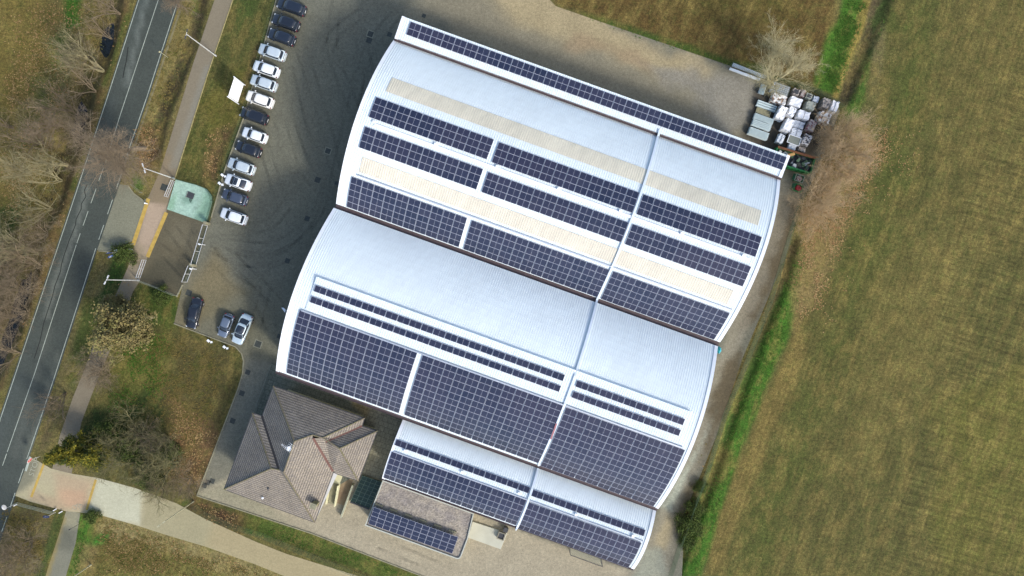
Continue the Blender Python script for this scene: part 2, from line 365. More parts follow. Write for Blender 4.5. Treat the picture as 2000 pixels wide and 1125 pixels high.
EF = PW([(1756, -600), (4500, -600), (4500, 3000), (1330, 3000), (1372, 1128), (1405, 1010), (1495, 780), (1585, 600), (1655, 470), (1720, 330), (1715, 230), (1732, 60)])
NF = PW([(1075, -600), (1655, -600), (1620, 60), (1595, 150), (1480, 140), (1180, 35), (1085, 5)]); SF = PW([(230, 1040), (560, 1135), (560, 1500), (190, 1500)])
RF = PW([(2000, -400), (1985, 75), (1905, 300), (1814, 566), (1840, 700), (1700, 1128), (1560, 1600), (4000, 1600), (4000, -400)])
mk = np.zeros((nx*ny, 3))
for k_, P_ in ((0, EF), (1, NF), (1, SF), (2, RF)):
    d_ = seg_d(x, y, P_); d_ = np.where(inside(x, y, P_), d_, -d_); mk[:, k_] = np.maximum(mk[:, k_], np.clip(d_/1.5, 0, 1))
set_attr(me, 'Mask', mk)
me.materials.append(attr_mat('ground_grass', 2.0, .40, .95, .55, speck=C(172, 150, 110), streak=True))
me.polygons.foreach_set('use_smooth', [True]*len(me.polygons))
go = bpy.data.objects.new('ground', me); col.objects.link(go); go['kind'] = 'structure'
g = G('ditch_water'); g.out(C(26, 30, 32), .08, 0, .5); g.bump(g.noise(g.coord(), 3, 2), .05, .02); WM = g.m
mb = MB(); wp = PW(WATER_D)
L_ = []; R_ = []
for i, p in enumerate(wp):
    a = Vector(wp[max(i-1, 0)]); b = Vector(wp[min(i+1, len(wp)-1)]); n_ = (b-a).normalized(); n_ = Vector((-n_.y, n_.x))*1.6
    L_.append((p[0]+n_.x, p[1]+n_.y, -1.15)); R_.append((p[0]-n_.x, p[1]-n_.y, -1.15))
for i in range(len(wp)-1): mb.poly([L_[i], R_[i], R_[i+1], L_[i+1]][::-1])
tag(mb.build('water', WM), kind='structure')

# ------------------------------------------------------------------ roads, path, yard
ASPH = attr_mat('asphalt', 2.4, .16, .88, .25, bdist=.02)
road_L = [(288, -60), (268, 0), (211, 179), (146, 375), (22, 745), (-30, 900), (-90, 1080)]
road_R = [(371, -60), (352, 0), (291, 189), (256, 290), (234, 360), (191, 485), (109, 740), (64, 874), (12, 1025), (-25, 1130), (-60, 1230)]
ra = C(80, 84, 83)
rz = [([(285, -60), (300, -60), (240, 179), (175, 375), (50, 745), (-30, 980), (-60, 960), (25, 745), (150, 375), (215, 179)], C(88, 93, 94), .8, .5, .6),
      ([(285, -20), (295, -20), (283, 30), (272, 80), (250, 170), (242, 170), (262, 80)], C(120, 124, 124), .35, .8, .3),
      ([(165, 360), (175, 365), (160, 430), (110, 560), (95, 620), (85, 620), (100, 560), (140, 460)], C(122, 124, 122), .3, .75, .4),
      ([(85, 640), (105, 640), (60, 800), (35, 900), (20, 890)], C(98, 100, 98), .5, .6, .5),
      ([(110, 690), (120, 690), (80, 830), (55, 900), (45, 900)], C(112, 114, 110), .5, .6, .5),
      ([(60, 860), (110, 870), (105, 950), (40, 1000)], C(112, 112, 104), .8, .7, 1)]
sheet('road', road_L+road_R[::-1], .012, ASPH, ra, rz, .7)
PINK = C(190, 165, 150)
path = [(442, -60), (419, 0), (378, 122), (314, 331), (290, 385), (262, 480), (250, 522), (220, 590), (186, 664), (166, 720), (143, 775), (117, 851), (100, 925),
        (140, 925), (159, 825), (179, 772), (203, 711), (233, 647), (260, 569), (274, 548), (289, 500), (325, 415), (341, 348), (405, 145), (454, 0), (478, -60)]
pz = [([(288, 395), (326, 400), (290, 500), (262, 500)], PINK, .3, 1, .2),
      ([(262, 470), (292, 480), (270, 548), (240, 545)], C(168, 150, 132), .5, .8, .6),
      ([(315, 300), (350, 310), (325, 400), (288, 395)], C(152, 132, 112), .5, .8, .6),
      ([(388, 170), (400, 130), (412, 130), (395, 200), (350, 330), (330, 330)], C(150, 144, 138), .4, .6, .4)]
sheet('cycle_path', path, .020, attr_mat('path_asphalt', 3, .1, .9, .2, bdist=.02), C(146, 132, 118), pz, .5)
sheet('cycle_path', [(130, 996), (157, 1002), (148, 1060), (128, 1128), (110, 1190), (70, 1190), (88, 1128), (110, 1060)], .020, bpy.data.materials['path_asphalt'], C(138, 134, 124), [([(128, 990), (160, 998), (150, 1030), (118, 1025)], C(170, 160, 138), .6, .7, .8), ([(86, 1128), (96, 1128), (130, 1010), (122, 1010)], C(160, 140, 92), .25, .8, .2), ([(120, 1030), (150, 1035), (140, 1075), (110, 1070)], C(104, 102, 94), .8, .6, 1)], .45)
# service road in the south
srv = [(58, 893), (72, 899), (100, 915), (140, 925), (190, 933), (264, 953), (345, 983), (400, 1013), (500, 1058), (558, 1081), (693, 1123), (840, 1180), (700, 1180), (560, 1127), (498, 1102), (400, 1067),
       (332, 1047), (264, 1025), (189, 1004), (128, 998), (60, 980), (30, 968)]
sz = [([(105, 922), (188, 936), (168, 997), (130, 992)], C(205, 165, 142), .8, .85, 1.2), ([(62, 960), (125, 985), (110, 1000), (60, 975)], C(190, 160, 138), .6, .6, .8),
      ([(190, 930), (280, 955), (275, 1025), (170, 1005)], C(206, 200, 184), .5, .9, .4), ([(86, 910), (190, 935), (170, 965), (80, 940)], C(186, 172, 150), .6, .5, 1),
      ([(280, 950), (420, 1015), (420, 1080), (275, 1030)], C(172, 160, 134), .5, .9, .6), ([(420, 1010), (840, 1180), (620, 1180), (400, 1070)], C(178, 160, 130), 1, .9, 1),
      ([(40, 890), (78, 900), (66, 940), (30, 960)], C(120, 118, 108), .6, .8, .8)]
sheet('service_road', srv, .028, attr_mat('service_road', 2.4, .1, .92, .25, bdist=.03), C(192, 178, 152), sz, .55)
# entrance apron
ent1 = [(250, 362), (262, 378), (280, 392), (290, 385), (262, 470), (240, 478), (210, 492), (190, 488), (234, 360)]
PAV = attr_mat('paving_blocks', 3.2, .14, .9, .3, pattern=(1, .018, .72, R(-20), .9, .24, .12), bdist=.02)
sheet('entrance_paving', ent1, .024, PAV, C(150, 146, 132), (), .5)
ent2 = [(345, 350), (400, 368), (413, 380), (416, 392), (407, 438), (357, 556), (345, 578), (272, 549), (290, 500), (325, 415)]
sheet('gateway_paving', ent2, .024, PAV, C(118, 108, 92), [([(300, 500), (400, 520), (350, 570), (275, 545)], C(88, 84, 74), 1, .7, 1.5), ([(340, 430), (400, 440), (385, 500), (320, 470)], C(134, 124, 108), 1, .6, 1.5)], .5)
# yellow bands of the two crossings
YL = vmat('yellow_paint', C(205, 168, 92), .8, .22, 1.5, bump=.05)
def band(name, a, b, w_, z, m=YL, n=1):
    mb = MB(); A = W(*a, z); B = W(*b, z); d = (B-A).normalized(); q = Vector((-d.y, d.x, 0))*w_/2
    mb.poly([A-q, B-q, B+q, A+q]); return tag(mb.build(name, m), kind='structure')
band('yellow_band', (290, 388), (260, 478), .6, .034); band('yellow_band', (325, 415), (288, 502), .6, .034)
band('yellow_band', (86, 905), (61, 971), .38, .036); band('yellow_band', (187, 937), (169, 996), .38, .036)
# yard
kerb_w = [(560, -60), (540, 0), (478, 225), (440, 330), (413, 425), (407, 440), (357, 556), (340, 632)]
kerb_s = [(340, 632), (460, 677), (472, 690), (476, 705), (474, 730), (465, 760), (385, 968)]
yard = kerb_w+kerb_s[1:]+[(400, 973), (610, 1042), (830, 1127), (900, 1160), (1330, 1160), (1338, 1000), (1400, 850), (1450, 700), (1535, 500), (1562, 400), (1600, 330), (1640, 215), (1480, 150), (1430, 130), (1180, 45), (1085, 12), (1020, -60)]
yc = C(130, 126, 117)
yz = [([(860, -80), (1080, -60), (1200, 50), (1480, 150), (1640, 215), (1600, 330), (1535, 345), (800, 30)], C(158, 146, 130), 1.5, 1, 3),
      ([(880, -80), (1100, -20), (1240, 70), (1400, 130), (1380, 180), (1200, 120), (1000, 40)], C(196, 174, 142), 1.5, .9, 2),
      ([(1250, 120), (1480, 150), (1500, 240), (1400, 240)], C(158, 150, 146), 1.2, .8, 3),
      ([(1380, 130), (1470, 150), (1460, 260), (1400, 230)], C(168, 158, 150), .8, .5, 2),
      ([(1475, 170), (1630, 220), (1590, 320), (1540, 320), (1450, 270)], C(78, 70, 66), .8, .9, 1),
      ([(560, 0), (700, 60), (600, 420), (480, 520), (430, 440), (500, 200)], C(134, 129, 117), 3, .6, 4),
      ([(370, 545), (420, 500), (480, 570), (440, 600), (360, 640), (345, 625)], C(150, 132, 102), 1.5, .75, 1.6),
      ([(350, 560), (500, 560), (560, 700), (480, 720), (340, 630)], C(132, 124, 104), 3, .5, 3),
      ([(480, 700), (545, 720), (450, 980), (385, 968)], C(146, 140, 130), 1, .8, 1),
      ([(532, 706), (785, 820), (745, 935), (700, 990), (640, 940), (480, 900)], C(112, 112, 104), .3, 1, .2),
      ([(690, 760), (790, 820), (745, 935), (700, 935), (740, 850)], C(158, 152, 138), .8, .8, 1.5),
      ([(384, 966), (450, 930), (640, 930), (745, 930), (1010, 1035), (1240, 1120), (1300, 1160), (900, 1160), (610, 1042), (400, 973)], C(190, 175, 158), .35, 1, .3),
      ([(384, 966), (440, 940), (560, 1010), (560, 1022)], C(168, 160, 140), 1, .7, 1),
      ([(1525, 340), (1570, 370), (1540, 480), (1440, 700), (1400, 850), (1330, 1010), (1300, 1160), (1230, 1130), (1290, 990), (1400, 700)], C(160, 150, 138), .5, 1, .8),
      ([(1400, 800), (1380, 850), (1310, 1000), (1290, 990), (1370, 860)], C(196, 196, 186), .4, .9, .4),
      ([(1290, 1070), (1310, 1128), (1240, 1128), (1260, 1075)], C(170, 168, 158), .6, .9, .6),
      ([(1300, 1000), (1325, 1010), (1300, 1075), (1280, 1060)], C(196, 176, 146), .6, .7, 1),
      ([(1520, 380), (1560, 390), (1460, 650), (1430, 650)], C(140, 128, 116), .7, .6, 1),
      ([(1562, 395), (1540, 480), (1450, 700), (1400, 850), (1338, 1000), (1325, 1040), (1312, 1020), (1372, 870), (1425, 700), (1500, 540), (1545, 400)], C(104, 88, 66), .8, .8, 2.2),
      ([(1000, 130), (1180, 190), (1160, 215), (1000, 160)], C(118, 100, 86), 1, .6, 2), ([(500, 120), (516, 112), (506, 150), (498, 150)], C(112, 110, 100), .5, .6, 1), ([(1120, 60), (1280, 110), (1270, 140), (1110, 90)], C(170, 140, 118), 1, .5, 2.5)]
sheet('yard', yard, .016, attr_mat('yard_paving', 2.2, .19, .9, .35, pattern=(1, .02, .74, R(-20), .92, .22, .11), bdist=.02), yc, yz, .55)
# terrace flags beside the house
ter = [(534, 712), (785, 822), (745, 936), (700, 925), (600, 985), (470, 870), (500, 806)]
sheet('terrace', ter, .05, attr_mat('terrace_flags', 2.5, .22, .85, .3, pattern=(1, .03, .45, R(-20), .82, .8, .8), bdist=.03), C(130, 130, 122),
      [([(690, 750), (785, 822), (745, 936), (700, 925), (735, 840)], C(178, 168, 152), .8, .9, 1.2), ([(685, 750), (725, 780), (715, 812), (690, 790)], C(165, 145, 112), .4, .8, .5)], .4)
# white lines on the road
WP = vmat('road_paint', C(186, 190, 186), .8, .3, 1.5, bump=.03, fine=6); WPF = vmat('worn_paint', C(176, 170, 156), .85, .25, 3, bump=.03, fine=6)
def line_strip(name, pts, w_, z, m, dash=None, off=0):
    mb = MB(); P = [W(a, b, z) for a, b in pts]; acc = off
    for a, b in zip(P, P[1:]):
        d = b-a; L = d.length; d /= L; q = Vector((-d.y, d.x, 0))*w_/2
        if not dash: mb.poly([a-q, b-q, b+q, a+q])
        else:
            t = -acc
            while t < L:
                s0 = max(t, 0); s1 = min(t+dash[0], L)
                if s1 > s0: mb.poly([a+d*s0-q, a+d*s1-q, a+d*s1+q, a+d*s0+q])
                t += dash[0]+dash[1]
            acc = (L+acc) % (dash[0]+dash[1])
    return tag(mb.build(name, m), kind='structure')
line_strip('edge_line', [(291, -60), (271, 0), (213, 180), (149, 375), (27, 740), (-20, 880)], .11, .020, WP)
line_strip('edge_line', [(367, -60), (348, 0), (287, 189), (252, 290)], .11, .020, WP)
line_strip('edge_line', [(252, 290), (230, 360), (187, 485)], .11, .020, WP, (2.4, 1.8))
line_strip('edge_line', [(187, 485), (105, 740), (62, 868)], .11, .020, WP)
line_strip('edge_line', [(62, 868), (8, 1025), (-40, 1160)], .11, .040, WP, (2.4, 1.6))
line_strip('centre_line', [(329, -60), (309, 0), (233, 230), (206, 318)], .10, .020, WP)
line_strip('centre_line', [(203, 325), (150, 475)], .10, .020, WP, (2.4, 1.3))
line_strip('centre_line', [(149, 478), (68, 728), (14, 883)], .10, .020, WP)
line_strip('centre_line', [(13, 886), (-30, 1010)], .10, .020, WP, (2, 1.4))
line_strip('stop_line', [(59, 892), (50, 920)], .35, .040, WP)
g = G('crack_seal'); g.out(C(44, 46, 46), .9); CR = g.m
ck = [(171, 360), (166, 372), (168, 384), (160, 398), (160, 408), (149, 428), (146, 440), (134, 470), (124, 500), (121, 516), (118, 530), (108, 558), (103, 580), (96, 602), (86, 632), (77, 665), (66, 700)]
for i_, w_ in ((0, .12),):
    rr = random.Random(4); line_strip('crack', [(a+rr.uniform(-1.5, 1.5), b) for a, b in ck], w_, .0165, CR)
line_strip('crack', [(250, 92), (247, 118), (243, 135), (240, 152)], .14, .0165, CR)
line_strip('edge_stain', [(352, 20), (292, 200), (258, 300)], .3, .0165, vmat('dust', C(138, 126, 98), .95, .3))
# STOP and cycle marks painted on the side road
def text_mesh(name, s, size, loc, rz, m, sx=1, sy=1, ext=.0, rx=0, parent=None, kind=None):
    cu = bpy.data.curves.new(name, 'FONT'); cu.body = s; cu.size = size; cu.align_x = 'CENTER'; cu.align_y = 'CENTER'; cu.extrude = ext
    t = bpy.data.objects.new(name, cu); col.objects.link(t)
    dg = bpy.context.evaluated_depsgraph_get(); me = bpy.data.meshes.new_from_object(t.evaluated_get(dg)); bpy.data.objects.remove(t)
    me.name = name; me.materials.clear(); me.materials.append(m); o = bpy.data.objects.new(name, me); col.objects.link(o)
    o.rotation_euler = (rx, 0, rz); o.scale = (sx, sy, 1); o.location = loc; o.parent = parent
    if kind: o['kind'] = kind
    return o
text_mesh('stop_marking', 'STOP', 1.25, W(67, 912, .041), R(71), WPF, 1.0, .95, kind='structure')
mb = MB()
p = W(152, 991, .041)
for dx, dy in ((-.5, 0), (.5, .1)):
    n = 14
    for j in range(n):
        a0 = 2*math.pi*j/n; a1 = 2*math.pi*(j+1)/n; c_ = p+Vector((dx, dy, 0))
        mb.poly([c_+Vector((math.cos(a0), math.sin(a0), 0))*.3, c_+Vector((math.cos(a0), math.sin(a0), 0))*.38, c_+Vector((math.cos(a1), math.sin(a1), 0))*.38, c_+Vector((math.cos(a1), math.sin(a1), 0))*.3])
for a, b in (((-.5, 0), (-.15, .5)), ((-.15, .5), (.4, .5)), ((.4, .5), (.5, .1)), ((-.15, .5), (.1, 0)), ((.1, 0), (.4, .5))):
    A = p+Vector((*a, .001)); B = p+Vector((*b, .001)); d = (B-A).normalized(); q = Vector((-d.y, d.x, 0))*.04; mb.poly([A-q, B-q, B+q, A+q])
tag(mb.build('cycle_marking', WPF), kind='structure')
# concrete pad beside the gateway (pale green) with its dark cover
pad = [(344, 351), (385, 362), (405, 370), (414, 382), (415, 394), (404, 436), (327, 409)]
PADM = attr_mat('green_concrete', 1.5, .16, .6, .1)
mb = MB(); z = .15
o = sheet('concrete_pad', pad, z, PADM, C(178, 204, 196), [([(400, 375), (420, 375), (405, 440), (385, 430), (395, 400)], C(135, 174, 146), .8, .6, 1), ([(330, 395), (345, 380), (338, 410), (328, 410)], C(130, 172, 142), .4, .6, .6), ([(355, 385), (375, 382), (378, 395), (360, 398)], C(128, 158, 148), .3, .8, .5)], .35)
P = [W(a, b, 0) for a, b in pad]; P = [Vector((p.x, p.y, 0)) for p in P]
ms = MB()
for a, b in zip(P, P[1:]+P[:1]): ms.poly([a, b, b+Vector((0, 0, z)), a+Vector((0, 0, z))])
KC = vmat('kerb_concrete', C(158, 150, 132), .9, .25, 1.5, bump=.3)
tag(ms.build('pad_kerb', KC), kind='structure')
# kerbs
def kerb(pts, w_=.16, h=.12, name='kerb', m=KC):
    mb = MB(); P = [W(a, b, 0) for a, b in pts]
    n = len(P); L_ = []; R_ = []
    for i, p in enumerate(P):
        d = (P[min(i+1, n-1)]-P[max(i-1, 0)]).normalized(); q = Vector((-d.y, d.x, 0))*w_/2; L_.append(p+q); R_.append(p-q)
    up = Vector((0, 0, h))
    for i in range(n-1):
        mb.prism([L_[i], R_[i], R_[i+1], L_[i+1]], [L_[i]+up, R_[i]+up, R_[i+1]+up, L_[i+1]+up])
    return tag(mb.build(name, m), kind='structure')
kerb(kerb_w[:5]); kerb(kerb_s); kerb([(385, 968), (400, 973), (610, 1042), (830, 1127)]); kerb([(476, -60), (455, 0), (406, 145), (342, 348)], .14, .1, m=vmat('path_kerb', C(172, 156, 116), .9, .3))
kerb([(357, 556), (345, 580)], .2, .12)
kerb([(250, 362), (262, 378), (280, 391)], .14, .1); kerb([(192, 490), (210, 492), (236, 480), (262, 476)], .14, .1)
# tyre marks: translucent rubber stains lying on the paving
g = G('tyre_stain'); v = g.coord(); a_ = g.mul(g.ramp(g.noise(v, .35, 3), .4, .62, 0, 1), g.ramp(g.noise(v, 5, 3), .3, .7, .7, 1)); g.link(g.mul(a_, .18), g.b.inputs['Alpha']); g.out(C(40, 44, 48), .9); TY = g.m
tyres = [[(575, 60), (600, 130), (640, 260), (655, 330), (690, 420)], [(560, 130), (590, 250), (620, 330)], [(660, 0), (650, 60), (655, 120), (700, 230)], [(715, 20), (660, 60), (640, 100)],
         [(520, 130), (545, 230), (575, 330), (600, 370)], [(500, 240), (530, 330), (550, 400)], [(640, 360), (610, 430), (540, 480), (470, 480), (410, 470)], [(650, 340), (625, 430), (560, 500), (480, 510), (410, 480)],
         [(410, 490), (450, 540), (500, 580), (530, 640)], [(420, 470), (480, 530), (540, 590), (550, 640)], [(600, 440), (590, 520), (570, 580)], [(560, 400), (520, 440), (430, 450)], [(700, 60), (720, 160), (700, 260)],
         [(330, 440), (360, 480), (375, 520)], [(300, 480), (330, 500), (365, 540)], [(740, 1060), (860, 1110)], [(520, 560), (500, 640), (495, 700)], [(780, 20), (720, 100), (690, 200), (640, 420)]]
mb = MB(); ti = 0
for t in tyres:
    P = [W(a, b, 0) for a, b in t]; S_ = []
    for i in range(len(P)-1):
        p0, p1, p2, p3 = P[max(i-1, 0)], P[i], P[i+1], P[min(i+2, len(P)-1)]
        for k in range(8):
            s = k/8; S_.append(.5*((2*p1)+(p2-p0)*s+(2*p0-5*p1+4*p2-p3)*s*s+(3*p1-p0-3*p2+p3)*s**3))
    S_.append(P[-1])
    for off in (-.8, .8):
        zt = .030+ti*.0006; ti += 1
        for i in range(len(S_)-1):
            d = (S_[i+1]-S_[i]).normalized(); d2 = (S_[min(i+2, len(S_)-1)]-S_[i+1]); d2 = d2.normalized() if d2.length > 0 else d
            q = Vector((-d.y, d.x, 0)); q2 = Vector((-d2.y, d2.x, 0)); u = Vector((0, 0, zt))
            mb.poly([S_[i]+q*(off-.24)+u, S_[i+1]+q2*(off-.24)+u, S_[i+1]+q2*(off+.24)+u, S_[i]+q*(off+.24)+u])
tag(mb.build('tyre_marks', TY), kind='structure')

# ------------------------------------------------------------------ the four joined sheds
TH = -.3462; UX = Vector((math.cos(TH), math.sin(TH), 0)); VX = Vector((math.sin(TH), -math.cos(TH), 0))
SHED = {'A': (-15.8046, 39.1608, 59.35, 3.355, 8.344, 8.156, 0.), 'B1': (-17.1337, 35.9547, 59.55, 25.159, 7.6845, 7.0187, 4.96),
        'B2': (-25.9466, 11.6814, 59.45, 25.2885, 7.226, 6.775, 4.93), 'B3': (-16.1249, -19.405, 39.83, 9.47, 5.5247, 5.0749, 1.77)}
def surf(k, u, v, dz=0.):                 # u,v in metres along / across
    x0, y0, L, Wd, zn, zs, h = SHED[k]; t = v/Wd
    p = Vector((x0, y0, 0))+UX*u+VX*v; p.z = zn+(zs-zn)*t+4*h*t*(1-t)+dz; return p
def uv_of(k, px, py, dz=0.):
    x0, y0, L, Wd, zn, zs, h = SHED[k]; z = zn+h*.6
    for _ in range(12):
        w_ = W(px, py, z)-Vector((x0, y0, 0)); u = w_.dot(UX); v = Vector((w_.x, w_.y, 0)).dot(VX); u = Vector((w_.x, w_.y, 0)).dot(UX); z = surf(k, u, v, dz).z
    return u, v
def sheet_metal(name, tint, amp=.05):
    g = G(name); v = g.coord((1, 1, 1), TH)
    a = g.noise(v, .12, 4); b = g.noise(g.coord((1, .06, 1), TH), 1.1, 4); c = g.noise(v, 2.2, 4, .7)
    f = g.mul(g.ramp(a, .3, .7, 1-amp, 1+amp*.6), g.ramp(b, .3, .7, 1-amp*1.2, 1+amp)); f = g.mul(f, g.ramp(c, .3, .8, 1+amp*.4, 1-amp*.8))
    return g.out(g.scalecol(tint, f), .42, 0, .35)
ROOF = sheet_metal('roof_sheet', (.65, .72, .735), .04); SKY1 = sheet_metal('skylight_sheet', (.60, .565, .45), .08); SKY2 = sheet_metal('skylight_sheet_south', (.60, .56, .46), .07)
BROWN = vmat('brown_metal', (.085, .062, .062), .5, .25, 1.5); WALL = vmat('shed_wall', (.52, .51, .47), .85, .1, .6); WHITEM = vmat('white_metal', (.74, .77, .80), .45, .06, 1.5, bump=.05)
DGREY = vmat('dark_metal', (.05, .052, .056), .5, .2); GLASS = G('window_glass').out(C(40, 50, 58), .08, 0, .6)
ALU = vmat('aluminium', (.55, .58, .62), .35, .08, 3, metal=.6, bump=.05)
def ribs(k, u0, u1, v0, v1, dz=0., nv=26, pitch=.335, h=.03, zf=None):
    """real trapezoidal sheeting between u0..u1, v0..v1; ribs run across the shed"""
    mb = MB(); us = []; n = max(1, round((u1-u0)/pitch)); p = (u1-u0)/n
    for i in range(n): b = u0+i*p; us += [(b, 0), (b+p*.62, 0), (b+p*.72, h), (b+p*.90, h)]
    us.append((u1, 0)); m = len(us); vs = [v0+(v1-v0)*j/nv for j in range(nv+1)]
    for vv in vs:
        for uu, hh in us:
            q = surf(k, uu, vv, dz+hh) if zf is None else zf(uu, vv, hh)
            mb.v.append(tuple(q))
    for j in range(nv):
        for i in range(m-1): a = j*m+i; mb.face(a+m, a+m+1, a+1, a)
    return mb
def body(k, parent, nv=24, inset=.35):
    x0, y0, L, Wd, zn, zs, h = SHED[k]; mb = MB(); n = nv+1
    for u in (inset, L-inset):
        for j in range(n): v = inset+(Wd-2*inset)*j/nv; mb.v.append(tuple(surf(k, u, v, -.12)))
        for j in range(n): v = inset+(Wd-2*inset)*j/nv; q = surf(k, u, v); q.z = -.1; mb.v.append(tuple(q))
    for e in (0, 1):
        o = e*2*n
        for j in range(nv): f = (o+j, o+j+1, o+n+j+1, o+n+j); mb.face(*(f if e else f[::-1]))
    for j0 in (0, nv): mb.face(j0, 2*n+j0, 3*n+j0, n+j0)
    return mb.build('wall', WALL, parent)
def verge(k, parent, u, w_=.5):            # folded flashing along the curved end
    mb = MB(); x0, y0, L, Wd, *_ = SHED[k]; s = 1 if u > 1 else -1; pts = []
    for j in range(31):
        v = Wd*j/30; a = surf(k, u, v, .10); b = surf(k, u-s*w_, v, .10); c = surf(k, u, v, -.35); d = surf(k, u-s*.04, v, -.35); pts.append((b, a, c, d))
    for p, q in zip(pts, pts[1:]):
        for i in range(3): f = [p[i], p[i+1], q[i+1], q[i]]; mb.poly(f if s > 0 else f[::-1])
    return mb.build('verge_flashing', WHITEM, parent)
def shed(k, label, group='curved warehouse sheds'):
    x0, y0, L, Wd, *_ = SHED[k]; t = empty('warehouse', (x0, y0, 0), TH, label, 'warehouse', group)
    ribs(k, 0, L, 0, Wd, nv=2 if k == 'A' else 28).build('roof', ROOF, t); body(k, t, 2 if k == 'A' else 24); verge(k, t, 0); verge(k, t, L)
    return t
def gutter(k, parent, v, w_=.45, dz=-.30, fz=.0, wall_h=.25, u0=0, u1=None):
    x0, y0, L, Wd, *_ = SHED[k]; u1 = L if u1 is None else u1; mb = MB()
    z = surf(k, 0, min(max(v, 0), Wd)).z+dz
    P = lambda u, vv, zz: (lambda q: Vector((q.x, q.y, zz)))(surf(k, u, vv))
    v1 = v+w_
    for a, b, c, d in ((v-.03, v1, z-.05, z), (v1-.03, v1+.02, z, z+wall_h), (v-.05, v-.02, z, z+.2)):
        mb.prism([P(u0, a, c), P(u1, a, c), P(u1, b, c), P(u0, b, c)], [P(u0, a, d), P(u1, a, d), P(u1, b, d), P(u0, b, d)])
    return mb.build('gutter', BROWN, parent)
bA = shed('A', 'narrow white northern roof strip carrying one long double row of panels')
b1 = shed('B1', 'largest curved white roof below the narrow strip, with two pale yellow skylight bands')
b2 = shed('B2', 'middle curved roof with a raised flat strip and the deepest panel field')
b3 = shed('B3', 'smallest and lowest curved roof at the south end, beside the gravel flat roof')
gutter('A', bA, SHED['A'][3], .28, -.12, wall_h=.12); gutter('B1', b1, SHED['B1'][3]+.03, .62, -.25, wall_h=.34); gutter('B2', b2, SHED['B2'][3]+.02, .38, -.12, wall_h=.12); gutter('B3', b3, SHED['B3'][3]+.02, .2, -.1, wall_h=.1)
# skylight bands of B1
for (a, b, c, d), m in ((((765.8, 151), (754, 178), (1487, 412), (1480, 441)), SKY1), (((708, 306), (701.6, 336), (1431.8, 568), (1419.8, 594.6)), SKY2)):
    A, B, Cc, Dd = [uv_of('B1', *q) for q in (a, b, c, d)]
    u0 = (A[0]+B[0])/2; u1 = (Cc[0]+Dd[0])/2; v0 = (A[1]+Cc[1])/2; v1 = (B[1]+Dd[1])/2
    ribs('B1', u0, u1, v0, v1, .07, 6).build('skylight', m, b1)
# ridge caps and lap flashings : thin strips along u
def strip_u(k, parent, pa, pb, w_, h_, name, m, dz=.06):
    A = uv_of(k, *pa); B = uv_of(k, *pb); v = (A[1]+B[1])/2; mb = MB()
    s = [surf(k, A[0], v-w_/2, dz), surf(k, B[0], v-w_/2, dz), surf(k, B[0], v+w_/2, dz), surf(k, A[0], v+w_/2, dz)]
    up = Vector((0, 0, h_)); mb.prism(s, [q+up for q in s]); mb.build(name, m, parent)
strip_u('B1', b1, (733, 240), (1462, 511), .38, .10, 'ridge_cap', WHITEM)
strip_u('B1', b1, (698, 341.5), (1430, 607), .16, .16, 'lap_flashing', ALU)
strip_u('B2', b2, (590, 604), (1333, 877), .2, .22, 'lap_flashing', ALU)
strip_u('B3', b3, (770, 880), (1256, 1059), .14, .14, 'lap_flashing', ALU)
for k, par, p0, p1, n in (('B1', b1, (731, 239), (1451, 500), 7), ('B3', b3, (792, 880), (1236, 1046), 5)):
    A = uv_of(k, *p0); B = uv_of(k, *p1)
    for i in range(n):
        u = A[0]+(B[0]-A[0])*i/(n-1); v = A[1]+(B[1]-A[1])*i/(n-1); q = surf(k, u, v); mb = MB()
        mb.box((q.x, q.y, 0), (.34, .3, .22), TH, z0=q.z+.02); mb.box((q.x, q.y, 0), (.42, .38, .05), TH, z0=q.z+.24); mb.build('roof_vent', WHITEM, par)
# raised strip (monitor) on B2
A_ = uv_of('B2', 620, 541, .7); B_ = uv_of('B2', 1342, 802, .7); C_ = uv_of('B2', 594, 602, .1); D_ = uv_of('B2', 1334, 872, .1)
mu0 = (A_[0]+C_[0])/2; mu1 = (B_[0]+D_[0])/2; mv0 = (A_[1]+B_[1])/2; mv1 = (C_[1]+D_[1])/2
zS = surf('B2', 0, mv1).z+.14; zN = surf('B2', 0, mv0).z+.42
def monz(u, v, hh=0): q = surf('B2', u, v); t = (v-mv0)/(mv1-mv0); q.z = zN+(zS-zN)*t+hh; return q
ribs('B2', mu0, mu1, mv0, mv1, nv=2, zf=monz).build('roof_monitor', ROOF, b2)
mb = MB()
def wl(a, b):
    qa = surf('B2', a[0], a[1], -.05); qb = surf('B2', b[0], b[1], -.05); mb.poly([qa, qb, monz(*b), monz(*a)])
nseg = 6
for i in range(nseg):
    t0, t1 = [mv0+(mv1-mv0)*j/nseg for j in (i, i+1)]; wl((mu0, t0), (mu0, t1)); wl((mu1, t1), (mu1, t0))
wl((mu1, mv0), (mu0, mv0)); wl((mu0, mv1), (mu1, mv1)); mb.build('monitor_side', WHITEM, b2)
